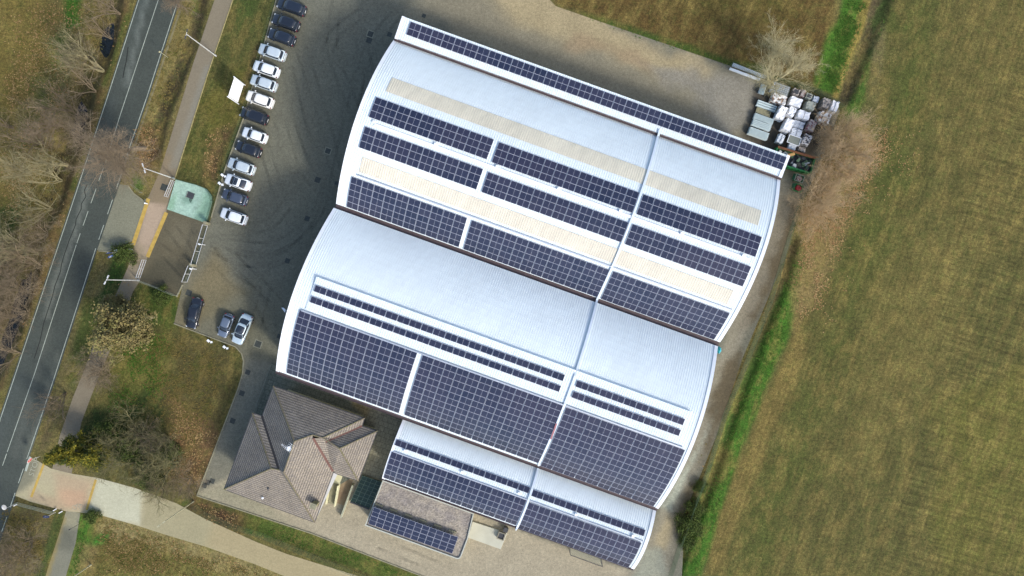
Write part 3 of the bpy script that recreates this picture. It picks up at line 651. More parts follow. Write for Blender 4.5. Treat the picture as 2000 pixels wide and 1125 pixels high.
# small windows and doors on the outer walls
def wallbits(k, parent, n, vv, zz, side):
    x0, y0, L, Wd, *_ = SHED[k]
    for i in range(n):
        u = L*(i+.5)/n; q = surf(k, u, vv); f = MB(); f.box((q.x, q.y, 0), (3.0, .14, 1.1), TH, z0=zz); fr = f.build('window', WHITEM, parent)
        f = MB(); f.box((q.x, q.y, 0), (2.8, .2, .9), TH, z0=zz+.1); f.build('pane', GLASS, fr)
wallbits('A', bA, 9, .35, 4.5, 1); wallbits('B3', b3, 5, SHED['B3'][3]-.35, 3.2, 1)
for k, par in (('B1', b1), ('B2', b2)):
    L = SHED[k][2]
    for u in (.33, L-.33):
        for v in (7, 18):
            q = surf(k, u, v); f = MB(); f.box((q.x, q.y, 0), (.16, 4, 4.4), TH, z0=0); dd = f.build('door', DGREY, par)
            f = MB(); f.box((q.x, q.y, 0), (.22, .9, .06), TH, z0=1.0); f.build('handle', ALU, dd)

# ------------------------------------------------------------------ solar arrays
def pv_mat(name, c1, c2):
    g = G(name); uv = g.n('UVMap').outputs[0]; sx = g.n('SeparateXYZ'); g.link(uv, sx.inputs[0]); x, y = sx.outputs[0], sx.outputs[1]
    def lines(c, n, w_):                   # thin lines between cells
        f = g.mul(g.mul(c, n), 1.0, 'FRACT'); a = g.mul(f, w_, 'LESS_THAN'); return a
    cells = g.mul(lines(y, 6., .14), lines(x, 12., .10), 'MAXIMUM')
    oi = g.n('ObjectInfo'); cc = g.mix(g.ramp(oi.outputs['Random'], 0, 1), c1, c2)
    nz = g.noise(g.coord(out='Object'), 1.1, 2)
    cc = g.mix(g.mul(cells, .5), cc, (.05, .058, .10)); gp = g.n('NewGeometry').outputs['Position']; pn_ = g.noise(gp, .07, 3, .6); cc = g.mix(g.ramp(pn_, .42, .62, 0, .4), cc, (.038, .034, .060)); dn = g.noise(gp, .9, 5, .7); cc = g.mix(g.ramp(dn, .5, .75, 0, .12), cc, (.09, .09, .10)); g.out(cc, .22, 0, .5)  # broad purple tint paints uneven sky reflection into the cells; finer noise adds dust
    return g.m
PV = pv_mat('solar_cells', (.010, .016, .038), (.020, .025, .050)); PVF = vmat('panel_frame', (.42, .44, .52), .4, .05, 3, bump=.0)
RAIL = vmat('rail_aluminium', (.60, .62, .66), .4, .05, 3, bump=0)
ARR = {}
def module_mesh(w_, h_):
    """one panel lying in its local xy plane, origin at the centre: frame and glass with a bar between the half-cut cells"""
    f = MB(); fw = .02; t = .04; x, y = w_/2, h_/2
    for a, b, c, d in ((-x, -y, x, -y+fw), (-x, y-fw, x, y), (-x, -y+fw, -x+fw, y-fw), (x-fw, -y+fw, x, y-fw)):
        f.prism([(a, b, 0), (c, b, 0), (c, d, 0), (a, d, 0)], [(a, b, t), (c, b, t), (c, d, t), (a, d, t)])
    bw = .011
    if w_ > h_: bar = (-bw, -y+fw, bw, y-fw)
    else: bar = (-x+fw, -bw, x-fw, bw)
    a, b, c, d = bar; f.prism([(a, b, t*.6), (c, b, t*.6), (c, d, t*.6), (a, d, t*.6)], [(a, b, t*.9), (c, b, t*.9), (c, d, t*.9), (a, d, t*.9)])
    nf = len(f.f); f.cur = 1; k = f.pts([(-x+fw*.5, -y+fw*.5, t*.75), (x-fw*.5, -y+fw*.5, t*.75), (x-fw*.5, y-fw*.5, t*.75), (-x+fw*.5, y-fw*.5, t*.75)]); f.face(k, k+1, k+2, k+3)
    uv = []
    for q in f.f[:nf]: uv += [(0, 0)]*len(q)
    uv += [(0, 0), (1, 0), (1, 1), (0, 1)] if w_ > h_ else [(0, 0), (0, 1), (1, 1), (1, 0)]
    o = f.build('solar_panel', [PVF, PV], uv=uv); me = o.data; bpy.data.objects.remove(o); return me
def solar_array(k, tl, tr, bl, br, nc, nr, label, zf=None, dz=.14, group='solar arrays on the shed roofs'):
    S_ = (lambda u, v: surf(k, u, v, dz)) if zf is None else (lambda u, v: zf(u, v)+Vector((0, 0, dz)))
    def inv(p):
        u, v = uv_of(k, *p, dz)
        if zf is not None:
            z = S_(u, v).z
            for _ in range(6): w_ = W(p[0], p[1], z)-Vector((SHED[k][0], SHED[k][1], 0)); w_.z = 0; u = w_.dot(UX); v = w_.dot(VX); z = S_(u, v).z
        return u, v
    A, B, C2, D = inv(tl), inv(tr), inv(bl), inv(br)
    u0 = (A[0]+C2[0])/2; u1 = (B[0]+D[0])/2; v0 = (A[1]+B[1])/2; v1 = (C2[1]+D[1])/2
    vs = [v0+(v1-v0)*j/60 for j in range(61)]; pts = [S_(0, v) for v in vs]; acc = [0]
    for a, b in zip(pts, pts[1:]): acc.append(acc[-1]+(b-a).length)
    def v_at(s): return float(np.interp(s, acc, vs))
    arc = acc[-1]; pu = (u1-u0)/nc; pv = arc/nr; print('array', k, nc, nr, 'pitch %.2f %.2f' % (pu, pv))
    me = module_mesh(pu-.085, pv-.02)
    root = empty('solar_array', S_((u0+u1)/2, (v0+v1)/2), TH, label, 'solar array', group); inv_r = wm(root).inverted()
    for c in range(nc):
        uc = u0+pu*(c+.5); m = MB()
        for off in (-.3, .3):
            uu = uc+off*pu; q = [S_(uu, v_at(arc*j/(nr*2))) - Vector((0, 0, .035)) for j in range(nr*2+1)]
            for a, b in zip(q, q[1:]): m.bar(a, b, .05, .05)
        fr = m.build('mounting_frame', RAIL, root)
        for r in range(nr):
            va, vb = v_at(pv*r), v_at(pv*(r+1)); a = S_(uc, va); b = S_(uc, vb); vd = (b-a).normalized(); nrm = UX.cross(-vd).normalized()
            if nrm.z < 0: nrm = -nrm
            M = Matrix((( UX.x, -vd.x, nrm.x), (UX.y, -vd.y, nrm.y), (UX.z, -vd.z, nrm.z))).to_4x4(); M.translation = (a+b)/2
            o = bpy.data.objects.new('solar_panel', me); col.objects.link(o); o.parent = fr; o.matrix_local = inv_r @ M
    return root
solar_array('A', (801, 42), (1537, 307), (793.6, 68), (1528, 332.4), 33, 2, 'single long double row of solar panels along the narrow northernmost roof strip')
T3 = ['left block', 'middle block', 'right block beyond the cable duct']
for rn, rows, blocks in (('top', 3, (((735, 188), (965, 274), (720, 227), (950.6, 313), 10), ((974, 277.6), (1249.4, 376), (960, 316.6), (1235, 416.4), 12), ((1256, 379.6), (1489, 462.4), (1242, 418), (1475.6, 502.4), 10))),
                         ('second', 3, (((713, 246), (943.6, 331), (700.4, 287), (931, 371.4), 10), ((953, 335), (1228, 435.4), (940, 375), (1213, 473.6), 12), ((1234, 438), (1468, 520), (1220, 477), (1451, 560), 10))),
                         ('bottom', 5, (((686.7, 344.4), (913, 426), (676, 403.7), (896.6, 482.6), 10), ((921, 430), (1191, 527), (904.4, 486), (1167, 581), 12), ((1196.8, 529.3), (1425.3, 611.3), (1172.7, 584), (1396.3, 663.4), 10)))):
    for i, (a, b, c, d, n) in enumerate(blocks):
        solar_array('B1', a, b, c, d, n, rows, '%s of the %s panel band on the yellow-skylight roof' % (T3[i], rn))
solar_array('B2', (616, 556.6), (1104, 732), (612, 568.6), (1100, 745), 21, 1, 'upper thin single row of panels on the raised strip, left of the cable duct', monz)
solar_array('B2', (608, 578), (1096.4, 754), (604.4, 590), (1092.4, 766), 21, 1, 'lower thin single row of panels on the raised strip, left of the cable duct', monz)
solar_array('B2', (1127.4, 741.4), (1338, 819.6), (1123.4, 754), (1334, 832), 9, 1, 'upper thin single row of panels on the raised strip, right of the cable duct', monz)
solar_array('B2', (1120, 762.6), (1330, 841), (1115.6, 775), (1326, 853), 9, 1, 'lower thin single row of panels on the raised strip, right of the cable duct', monz)
solar_array('B2', (585, 605.6), (816, 688), (559, 728), (779.6, 807), 10, 11, 'deep block of eleven panel rows above the tiled house, on the middle shed')
solar_array('B2', (826.4, 691), (1100, 791.6), (789, 809.6), (1052, 905), 12, 11, 'widest deep block of eleven panel rows, left of the cable duct on the middle shed')
solar_array('B2', (1105, 794.4), (1337, 879), (1055.6, 909), (1277.4, 990), 10, 11, 'deep block of eleven panel rows at the right end of the middle shed')
solar_array('B3', (774.4, 856.6), (1036, 953), (770, 868.6), (1032.4, 964.6), 12, 1, 'thin single row of panels on the smallest shed, left of the cable duct')
solar_array('B3', (1041, 954.4), (1261, 1036.4), (1037, 967), (1257, 1049), 10, 1, 'thin single row of panels on the smallest shed, right of the cable duct')
solar_array('B3', (765, 881.6), (1028.6, 976.6), (748.4, 931.6), (1007.6, 1027), 12, 5, 'five row block of panels on the smallest shed above the gravel flat roof')
solar_array('B3', (1032.6, 979), (1252.6, 1061), (1011, 1031), (1227.6, 1109), 10, 5, 'five row block of panels at the south-east corner of the smallest shed')

# ------------------------------------------------------------------ cable duct over the roofs
ct = empty('cable_duct', surf('B2', uv_of('B2', 1108, 780)[0], 12), TH, 'long pale cable duct crossing all the shed roofs from north to south', 'cable duct')
def duct(k, pa, pb, m, name='duct_section', w_=.30, h_=.16, ext=(0, 0), zf=None):
    A = uv_of(k, *pa, .25); B = uv_of(k, *pb, .25); n = 24; P = []
    for i in range(n+1):
        t = -ext[0]+(1+ext[0]+ext[1])*i/n; u = A[0]+(B[0]-A[0])*t; v = A[1]+(B[1]-A[1])*t; q = surf(k, u, v, .16)
        if k == 'B2' and mv0 < v < mv1: q.z = max(q.z, monz(u, v).z+.12)
        P.append(q)
    mb = MB()
    for a, b in zip(P, P[1:]): mb.bar(a, b, w_, h_)
    mb.build(name, m, ct); return P
DUCT = vmat('duct_metal', (.60, .67, .74), .4, .06, 1, bump=.05)
duct('A', (1289, 253), (1286, 266), DUCT)
pe = duct('B1', (1285, 266), (1166, 586), DUCT)[-1]
ps = duct('B2', (1164, 596), (1053, 906), DUCT); mb = MB(); mb.bar(pe, ps[0], .3, .16); mb.build('duct_section', DUCT, ct)
pt = duct('B3', (1051, 915), (1010, 1031), DUCT); mb = MB(); mb.bar(ps[-1], pt[0], .3, .16); mb.tube([pt[-1], pt[-1]+VX*.5-Vector((0, 0, .5)), pt[-1]+VX*.55-Vector((0, 0, 4.6))], .14, 8); mb.build('duct_section', DUCT, ct)
duct('B2', (1087, 827), (1076, 857), vmat('red_oxide', (.30, .13, .14), .6, .2), 'red_cover', .22, .26)

# ------------------------------------------------------------------ tiled house
ZE = 5.2; SL = .33
hv = {'H1': (533.8, 754, 0), 'H2': (711.7, 816.7, 0), 'H3': (707, 832, 0), 'H4': (736.7, 841.8, 0), 'H5': (699.7, 939, 0), 'H6': (659, 926, 0), 'H6b': (651, 922, 0), 'H7': (614.3, 1020, 0),
      'H8': (437.7, 955.6, 0), 'H9': (493, 806.8, 0), 'H10': (512, 812.5, 0), 'P1': (575, 862, 2.3), 'P2': (554.3, 922.6, 2.3), 'P3': (610.6, 849.4, 1.85), 'Q': (630.6, 855, 1.7),
      'K': (663.3, 876, 1.55), 'V1': (636, 863, 1.35), 'M1': (612, 856, 1.8), 'M2': (650.5, 920.5, .12), 'L': (529.6, 914.9, 1.9), 'N': (545, 917.5, 1.85)}
HP = {k: W(a, b, ZE+z*1.7) for k, (a, b, z) in hv.items()}
house = empty('tiled_house', W(585, 890, 0), TH, 'house with a hipped grey-brown tiled roof and television aerial, south-west of the sheds', 'house')
def tile_mat(name, c1, c2):
    g = G(name); uv = g.n('UVMap').outputs[0]
    wv = g.n('TexWave', wave_type='BANDS', bands_direction='Y'); g.link(uv, wv.inputs[0]); wv.inputs['Scale'].default_value = .5/.36*.62; wv.inputs['Distortion'].default_value = .25
    w2 = g.n('TexWave', wave_type='BANDS', bands_direction='X'); g.link(uv, w2.inputs[0]); w2.inputs['Scale'].default_value = .5/.24*.62; w2.inputs['Distortion'].default_value = .1
    v = g.coord(); a = g.noise(v, .5, 5, .7); b = g.noise(v, 5, 3)
    vo = g.n('TexVoronoi'); mp = g.n('Mapping'); g.link(uv, mp.inputs[0]); mp.inputs['Scale'].default_value = (4, 2.8, 1); g.link(mp.outputs[0], vo.inputs['Vector']); vo.inputs['Randomness'].default_value = 0.4
    sp = g.n('SeparateColor'); g.link(vo.outputs['Color'], sp.inputs[0])
    h = g.mul(wv.outputs['Fac'], g.ramp(w2.outputs['Fac'], 0, 1, .75, 1.))
    f = g.mul(g.ramp(wv.outputs['Fac'], .15, .75, .62, 1.12), g.ramp(w2.outputs['Fac'], 0, 1, .85, 1.1)); f = g.mul(f, g.ramp(a, .3, .7, .82, 1.15)); f = g.mul(f, g.ramp(sp.outputs[0], 0, 1, .85, 1.15))
    cc = g.mix(g.ramp(b, .4, .65), c1, c2); moss = g.noise(v, .9, 5, .75); cc = g.mix(g.ramp(moss, .62, .78, 0, .35), cc, C(105, 100, 62))
    g.out(g.scalecol(cc, f), .85, 0, .2); g.bump(h, .5, .03); return g.m
TILE = tile_mat('roof_tiles', C(166, 152, 145), C(132, 123, 126))
faces = [(['H1', 'H2', 'Q', 'P3', 'P1'][::-1], ('H1', 'H2')), (['H2', 'H3', 'V1', 'Q'][::-1], ('H2', 'H3')), (['H3', 'H4', 'K', 'V1'][::-1], ('H3', 'H4')), (['H4', 'H5', 'K'][::-1], ('H4', 'H5')),
         (['K', 'H5', 'H6', 'M2', 'M1', 'Q', 'V1'][::-1], ('H6', 'H5')), (['P3', 'M1', 'M2', 'H6b', 'H7', 'P2', 'P1'][::-1], ('H7', 'H6b')), (['P2', 'H7', 'H8', 'L', 'N'][::-1], ('H8', 'H7')),
         (['H9', 'L', 'H8'][::-1], ('H9', 'H8')), (['H9', 'H10', 'N', 'L'][::-1], ('H9', 'H10')), (['H1', 'P1', 'P2', 'N', 'H10'][::-1], ('H10', 'H1'))]
mb = MB(); uvs = []
for f, e in faces:
    P = [HP[k] for k in f]; mb.poly(P); d = (HP[e[1]]-HP[e[0]]); d.z = 0; d.normalize(); nrm = Vector((0, 0, 0))
    for i in range(len(P)): nrm += P[i].cross(P[(i+1) % len(P)])
    nrm.normalize(); sv = nrm.cross(d).normalized()
    uvs += [((p-HP[e[0]]).dot(d), (p-HP[e[0]]).dot(sv)) for p in P]
k0 = len(mb.f)
ro = mb.build('roof', TILE, house, uv=uvs)
bmh = bmesh.new(); bmh.from_mesh(ro.data); uvl = bmh.loops.layers.uv.active
for f in bmh.faces:
    if f.normal.z < 0: f.normal_flip()
bmesh.ops.triangulate(bmh, faces=bmh.faces[:]); bmh.to_mesh(ro.data); bmh.free()
RIDGE = vmat('ridge_tile', C(140, 126, 116), .85, .3, 2.5, c2=C(118, 112, 84), bump=.5); RED = vmat('red_valley', C(118, 82, 78), .6, .2, 2); DV = vmat('dark_valley', C(66, 60, 62), .6, .2, 2)
def capline(a, b, r=.11, n=None):
    A, B = HP[a]+Vector((0, 0, .03)), HP[b]+Vector((0, 0, .03)); m = MB(); L = (B-A).length; n = max(2, int(L/.38))
    for i in range(n):
        p = A+(B-A)*i/n; q = A+(B-A)*(i+1.12)/n; m.tube([p, q], [r, r*.86], 6)
    m.build('ridge_tiles', RIDGE, ro)
for a, b in (('H1', 'P1'), ('P1', 'P2'), ('P2', 'H7'), ('H8', 'L'), ('L', 'H9'), ('P1', 'P3'), ('P3', 'Q'), ('Q', 'H2'), ('K', 'H4'), ('K', 'H5'), ('K', 'Q'), ('L', 'N')): capline(a, b)
def valley(a, b, m_, w_=.32):
    m = MB(); m.bar(HP[a]+Vector((0, 0, .05)), HP[b]+Vector((0, 0, .05)), w_, .06); m.build('valley_gutter', m_, ro)
valley('M1', 'M2', RED); valley('V1', 'H3', RED); valley('N', 'H10', DV)
EAVE = ['H1', 'H2', 'H3', 'H4', 'H5', 'H6', 'H6b', 'H7', 'H8', 'H9', 'H10']
cen = sum((HP[k] for k in EAVE), Vector())/len(EAVE); m = MB()
E_ = [HP[k] for k in EAVE]
for a, b in zip(E_, E_[1:]+E_[:1]): m.bar(a-Vector((0, 0, .08)), b-Vector((0, 0, .08)), .14, .14)
m.build('eaves_gutter', DGREY, house)
HW = vmat('house_wall', C(205, 196, 170), .85, .08, 1)
def inset(Ps, d):
    n = len(Ps); area = sum(Ps[i].x*Ps[(i+1) % n].y-Ps[(i+1) % n].x*Ps[i].y for i in range(n)); s = 1 if area > 0 else -1; out = []
    for i in range(n):
        p0, p1, p2 = Ps[i-1], Ps[i], Ps[(i+1) % n]; e1 = (p1-p0); e2 = (p2-p1); e1.z = e2.z = 0; e1.normalize(); e2.normalize()
        n1 = Vector((-e1.y, e1.x, 0))*s; n2 = Vector((-e2.y, e2.x, 0))*s; b = (n1+n2); l = b.length
        b = b/l if l > .3 else n1; out.append(p1+b*d/max(.5, b.dot(n1)))
    return out
E2 = [HP[k].copy() for k in EAVE if k not in ('H6b',)]
I_ = inset(E2, 1.0); m = MB(); n = len(I_)
bot = [Vector((p.x, p.y, 0)) for p in I_]; top = [Vector((p.x, p.y, ZE-.12)) for p in I_]
for i in range(n): j = (i+1) % n; m.poly([bot[i], top[i], top[j], bot[j]])
m.build('wall', HW, house)
m = MB(); m.poly([Vector((p.x, p.y, ZE-.13)) for p in E2]); m.build('soffit', WALL, house)
for (a, b) in ((6, 7), (7, 8), (8, 9)):
    A, B = bot[a % n], bot[b % n]; d = (B-A); L = d.length; d.normalize(); an = math.atan2(d.y, d.x)
    for s in range(max(1, int(L/3.5))):
        c_ = A+d*(L*(s+.5)/max(1, int(L/3.5)))
        for zz in (1.0, 3.8):
            f = MB(); f.box((c_.x, c_.y, 0), (1.3, .16, 1.4), an, z0=zz); fr = f.build('window', WHITEM, house); f = MB(); f.box((c_.x, c_.y, 0), (1.1, .22, 1.2), an, z0=zz+.1); f.build('pane', GLASS, fr)
# chimney, vents, aerial
def on_roof(px, py, z): return W(px, py, ZE+z)
q = on_roof(617, 983, .85); m = MB(); m.box((q.x, q.y, 0), (.75, .6, 1.5), TH, z0=q.z-.3); ch = m.build('chimney', vmat('chimney_render', C(150, 140, 110), .9, .3, 3), house)
m = MB(); m.box((q.x, q.y, 0), (.95, .8, .1), TH, z0=q.z+1.35); m.box((q.x, q.y, 0), (.45, .35, .25), TH, z0=q.z+1.1+.15); m.build('chimney_cap', KC, ch)
for px, py, hh in ((528, 951, .9), (515, 971, .5)):
    q = on_roof(px, py, .75 if py < 960 else .4); m = MB(); m.lathe((q.x, q.y, q.z-.1), [(.09, 0), (.09, hh), (.17, hh), (.17, hh+.1), (.02, hh+.16)], 10); m.build('vent_pipe', DGREY if py < 960 else WHITEM, house)
q = on_roof(575, 867, 2.2); m = MB(); m.tube([q, q+Vector((0, 0, 3.2))], .03, 6)
tp = q+Vector((0, 0, 3.0)); dd_ = Vector((-.7, .5, 0)).normalized(); pp_ = Vector((-dd_.y, dd_.x, 0)); m.tube([tp-dd_*.5, tp+dd_*1.1], .02, 5)
for i in range(8): c_ = tp-dd_*.45+dd_*.2*i; m.tube([c_-pp_*(.32-.02*i), c_+pp_*(.32-.02*i)], .012, 4)
tp2 = q+Vector((0, 0, 2.2)); m.tube([tp2-pp_*.6, tp2+pp_*.6], .02, 5)
for i in range(5): c_ = tp2-pp_*.55+pp_*.26*i; m.tube([c_-dd_*.45, c_+dd_*.45], .015, 4)
m.build('television_aerial', WHITEM, house)
m = MB(); q = tp2-Vector((0, 0, .6))+pp_*.35; m.lathe((q.x, q.y, q.z), [(.02, -.08), (.2, -.04), (.34, .06)], 14); m.build('satellite_dish', WHITEM, house)
# darker patches of newer tiles
for (px, py), s in (((603, 786), (1.3, .9)), ((529, 783), (.9, .9))):
    pass
# outside stair and low walls at the house front
st = empty('outside_stair', W(650, 955, 0), TH, 'cream outside stair with railings on the house front, beside the brown ramp', 'stairs')
CREAM = vmat('cream_paint', C(225, 216, 188), .7, .06, 2)
def wallb(m, a, b, z0, z1, t=.18, za=None):
    A = W(a[0], a[1], 0); B = W(b[0], b[1], 0); d = (B-A).normalized(); q = Vector((-d.y, d.x, 0))*t/2; za = z1 if za is None else za
    m.prism([Vector((*(p).xy, z0)) for p in (A-q, B-q, B+q, A+q)], [Vector((*(A-q).xy, za)), Vector((*(B-q).xy, z1)), Vector((*(B+q).xy, z1)), Vector((*(A+q).xy, za))])
A = W(657, 934, 3.0); m = MB(); m.box((A.x, A.y, 0), (1.5, 1.5, .2), TH, z0=2.85); m.build('landing', CREAM, st)
m = MB(); dirv = (W(643, 985, 0)-W(657, 940, 0)); dirv.z = 0; L = dirv.length; dirv.normalize(); base = Vector((A.x, A.y, 0))+dirv*.75; pd = Vector((-dirv.y, dirv.x, 0))
for i in range(16):
    c_ = base+dirv*(i+.5)*.27; m.box((c_.x, c_.y, 0), (1.1, .27, .16), math.atan2(pd.y, pd.x), z0=2.85-.18*(i+1))
m.build('steps', KC, st)
for s in (-1, 1):
    m = MB(); a = base+pd*s*.62; b = a+dirv*4.3; m.prism([a+Vector((0, 0, 2.5)), b+Vector((0, 0, 0)), b+pd*s*.14, a+pd*s*.14+Vector((0, 0, 2.5))], [a+Vector((0, 0, 3.95)), b+Vector((0, 0, 1.0)), b+pd*s*.14+Vector((0, 0, 1.0)), a+pd*s*.14+Vector((0, 0, 3.95))]); m.build('balustrade', CREAM, st)
RAMPM = vmat('ramp_concrete', C(176, 152, 128), .9, .2, .8, c2=C(150, 124, 104))
m = MB(); m.poly([W(a, b, .024) for a, b in ((655, 925), (690, 938), (672, 987), (645, 978))][::-1]); tag(m.build('ramp', RAMPM), kind='structure')
m = MB(); wallb(m, (668, 1008), (691, 945), 0, .9, .22); wl_ = m.build('low_wall', vmat('pale_render', C(186, 182, 168), .85, .15)); tag(wl_, 'long low pale wall running out from the house between the ramp and the glazed pit', 'wall')
# glazed light well
gl = empty('glazed_pit', W(715, 960, 0), TH, 'dark green glazed cover between the house and the gravel flat roof', 'glass cover')
Gp = [W(a, b, .35) for a, b in ((708, 929), (745.5, 942), (721.6, 992.7), (684.6, 979))]
m = MB(); m.prism([Vector((p.x, p.y, .02)) for p in Gp][::-1], Gp[::-1]); m.build('glazing', vmat('green_glass', C(66, 86, 78), .25, .25, 1.2, bump=.05), gl)
m = MB()
for i in range(5): a = Gp[0].lerp(Gp[1], i/4)+Vector((0, 0, .03)); b = Gp[3].lerp(Gp[2], i/4)+Vector((0, 0, .03)); m.bar(a, b, .05, .05)
for i in range(8): a = Gp[0].lerp(Gp[3], i/7)+Vector((0, 0, .03)); b = Gp[1].lerp(Gp[2], i/7)+Vector((0, 0, .03)); m.bar(a, b, .04, .05)
m.build('glazing_bars', vmat('green_bar', C(150, 168, 156), .6, .2), gl)
m = MB(); m.bar(Gp[3]-VX*-.1, Gp[2]-VX*-.1, .2, .25); m.build('dark_edge', DGREY, gl)

# ------------------------------------------------------------------ gravel flat roof with its array
ZF = 3.3
fr_ = empty('flat_roof_annex', W(810, 1010, 0), TH, 'low annex with a grey gravel flat roof and white rim, south of the smallest shed', 'annex')
fp = [(748, 937), (926, 1002), (914, 1052), (901, 1086), (898, 1090), (893, 1091), (713, 1025.5)]; FP = [W(a, b, ZF) for a, b in fp]
SHR = [p for p in FP]
m = MB(); m.prism([Vector((p.x, p.y, 0)) for p in FP][::-1], FP[::-1]); m.build('wall', vmat('annex_wall', C(190, 180, 168), .85, .1), fr_)
g = G('gravel_roof'); v = g.coord(); vo = g.n('TexVoronoi'); g.link(v, vo.inputs['Vector']); vo.inputs['Scale'].default_value = 5; sp = g.n('SeparateColor'); g.link(vo.outputs['Color'], sp.inputs[0])
cc = g.mix(g.ramp(g.noise(v, .7, 3), .4, .6), C(178, 164, 158), C(158, 146, 146)); g.out(g.scalecol(cc, g.ramp(sp.outputs[0], 0, 1, .75, 1.25)), .95, 0, .2); g.bump(vo.outputs['Distance'], .8, .05); GRAV = g.m
m = MB(); I2 = inset([p.copy() for p in FP], .16); m.poly([p+Vector((0, 0, .012)) for p in I2][::-1]); m.build('gravel', GRAV, fr_)
m = MB(); n = len(FP)
for i in range(n):
    j = (i+1) % n; a, b, c_, d_ = FP[i], FP[j], I2[j], I2[i]; up = Vector((0, 0, .22)); lo = Vector((0, 0, -.1)); m.prism([p+lo for p in (d_, c_, b, a)], [p+up for p in (d_, c_, b, a)])
m.build('parapet', vmat('parapet_white', C(205, 202, 200), .7, .1), fr_)
# tilted array
a0, a1, a2, a3 = W(730, 990, ZF+.85), W(895, 1049, ZF+.85), W(882.4, 1082.4, ZF+.30), W(720, 1021.6, ZF+.30)
sa = empty('solar_array', W(806, 1036, ZF), TH, 'tilted two row block of upright solar panels on the gravel flat roof', 'solar array')
inv_r = wm(sa).inverted(); uu = (a1-a0).normalized(); vv_ = ((a3+a2)/2-(a0+a1)/2); Lv = vv_.length; vd = vv_.normalized(); nrm = vd.cross(uu); nrm = nrm if nrm.z > 0 else -nrm
pu = (a1-a0).length/12; pv = Lv/2; me = module_mesh(pu-.03, pv-.03)
for c in range(12):
    uc = pu*(c+.5); o0 = a0+uu*uc; mm = MB()
    for off in (-.3, .3):
        s0 = o0+uu*off*pu-nrm*.04; s1 = s0+vd*Lv; mm.bar(s0, s1, .05, .05)
        for s_ in (s0+vd*.15, s1-vd*.15): mm.bar(Vector((s_.x, s_.y, ZF+.015)), s_, .05, .05)
    mf = mm.build('mounting_frame', RAIL, sa)
    for r in range(2):
        ctr = o0+vd*pv*(r+.5); vd2 = vd.copy(); ux = (-vd2).cross(nrm).normalized()
        M = Matrix(((ux.x, -vd2.x, nrm.x), (ux.y, -vd2.y, nrm.y), (ux.z, -vd2.z, nrm.z))).to_4x4(); M.translation = ctr
        o = bpy.data.objects.new('solar_panel', me); col.objects.link(o); o.parent = mf; o.matrix_local = inv_r @ M
m = None
for i in range(6):
    q = a0.lerp(a1, (i+.25)/5.7); q = Vector((q.x, q.y, 0))-VX*.25; mm = MB()
    for dx in (-.4, 0, .4): mm.box(((q+UX*dx).x, (q+UX*dx).y, 0), (.36, .3, .22), TH, z0=ZF+.015)
    tag(mm.build('ballast_block', KC, sa))
# concrete slab and box beside it, glass canopy, downpipe
m = MB(); P = [W(a, b, .3) for a, b in ((923, 1019), (991, 1041), (978, 1073), (914, 1050))]; m.prism([Vector((p.x, p.y, 0)) for p in P][::-1], P[::-1])
tag(m.build('loading_slab', vmat('slab_concrete', C(208, 202, 194), .85, .1, .6), bevel=.02), 'pale raised concrete slab right of the gravel flat roof', 'slab')
bx = empty('vent_shaft', W(979, 1045, 0), TH, 'small square concrete shaft with a dark opening at the end of the pale slab', 'shaft'); q = W(979, 1046, .6); m = MB()
for dx, dy, a, b in ((-.5, 0, .14, 1.14), (.5, 0, .14, 1.14), (0, -.5, .86, .14), (0, .5, .86, .14)): c_ = q+UX*dx+VX*dy; m.box((c_.x, c_.y, 0), (a, b, .6), TH, z0=.3)
m.build('shaft_wall', vmat('shaft_grey', C(150, 142, 134), .9, .2), bx); m = MB(); m.box((q.x, q.y, 0), (.84, .84, .05), TH, z0=.72); m.build('grate', DGREY, bx)
q2 = q-VX*1.1+UX*.35; m = MB(); m.box((q2.x, q2.y, 0), (.6, .6, .8), TH, z0=.02); m.box((q2.x, q2.y, 0), (.7, .7, .06), TH, z0=.83); tag(m.build('meter_box', DGREY), 'small dark box behind the concrete shaft near the smallest shed', 'box')
cn = empty('entrance_canopy', W(1145, 1085, 0), TH, 'low glass porch roof on thin posts under the south eave of the smallest shed', 'canopy')
P = [W(a, b, 2.6) for a, b in ((1113, 1068), (1174, 1090), (1177, 1107), (1114, 1084))]
g = G('canopy_glass'); g.b.inputs['Alpha'].default_value = .35; g.out(C(170, 165, 150), .2, 0, .5); m = MB(); m.prism([p-Vector((0, 0, .03)) for p in P][::-1], P[::-1]); m.build('glass_sheet', g.m, cn)
m = MB()
for a, b in zip(P, P[1:]+P[:1]): m.bar(a+Vector((0, 0, .03)), b+Vector((0, 0, .03)), .07, .07)
m.build('canopy_frame', DGREY, cn)
for p in P: m = MB(); m.tube([(p.x, p.y, 0), (p.x, p.y, 2.58)], .05, 6); m.build('post', DGREY, cn)

# ------------------------------------------------------------------ cars
def paintm(name, c, metal=.0, coat=.6, rough=.35):
    g = G(name); g.b.inputs['Coat Weight'].default_value = coat; g.b.inputs['Coat Roughness'].default_value = .08
    v = g.coord(); f = g.ramp(g.noise(v, 1.5, 3), .3, .7, .94, 1.06); g.out(g.scalecol(c, f), rough, metal, .5); return g.m
CARGLASS = paintm('car_glass', (.022, .030, .042), 0, .3, .1); TYRE = vmat('tyre_rubber', (.02, .02, .022), .85, .1); RIM = vmat('wheel_rim', (.45, .47, .5), .35, .05, metal=.7, bump=0)
LAMPW = vmat('headlight_glass', (.42, .45, .48), .15, .05, bump=0, spec=.6); LAMPR = vmat('taillight_red', (.14, .014, .016), .25, .05, bump=0, spec=.6); PLATE = vmat('number_plate', (.75, .75, .72), .5, .05, bump=0)
BLACKP = vmat('black_trim', (.018, .018, .02), .5, .1, bump=0)
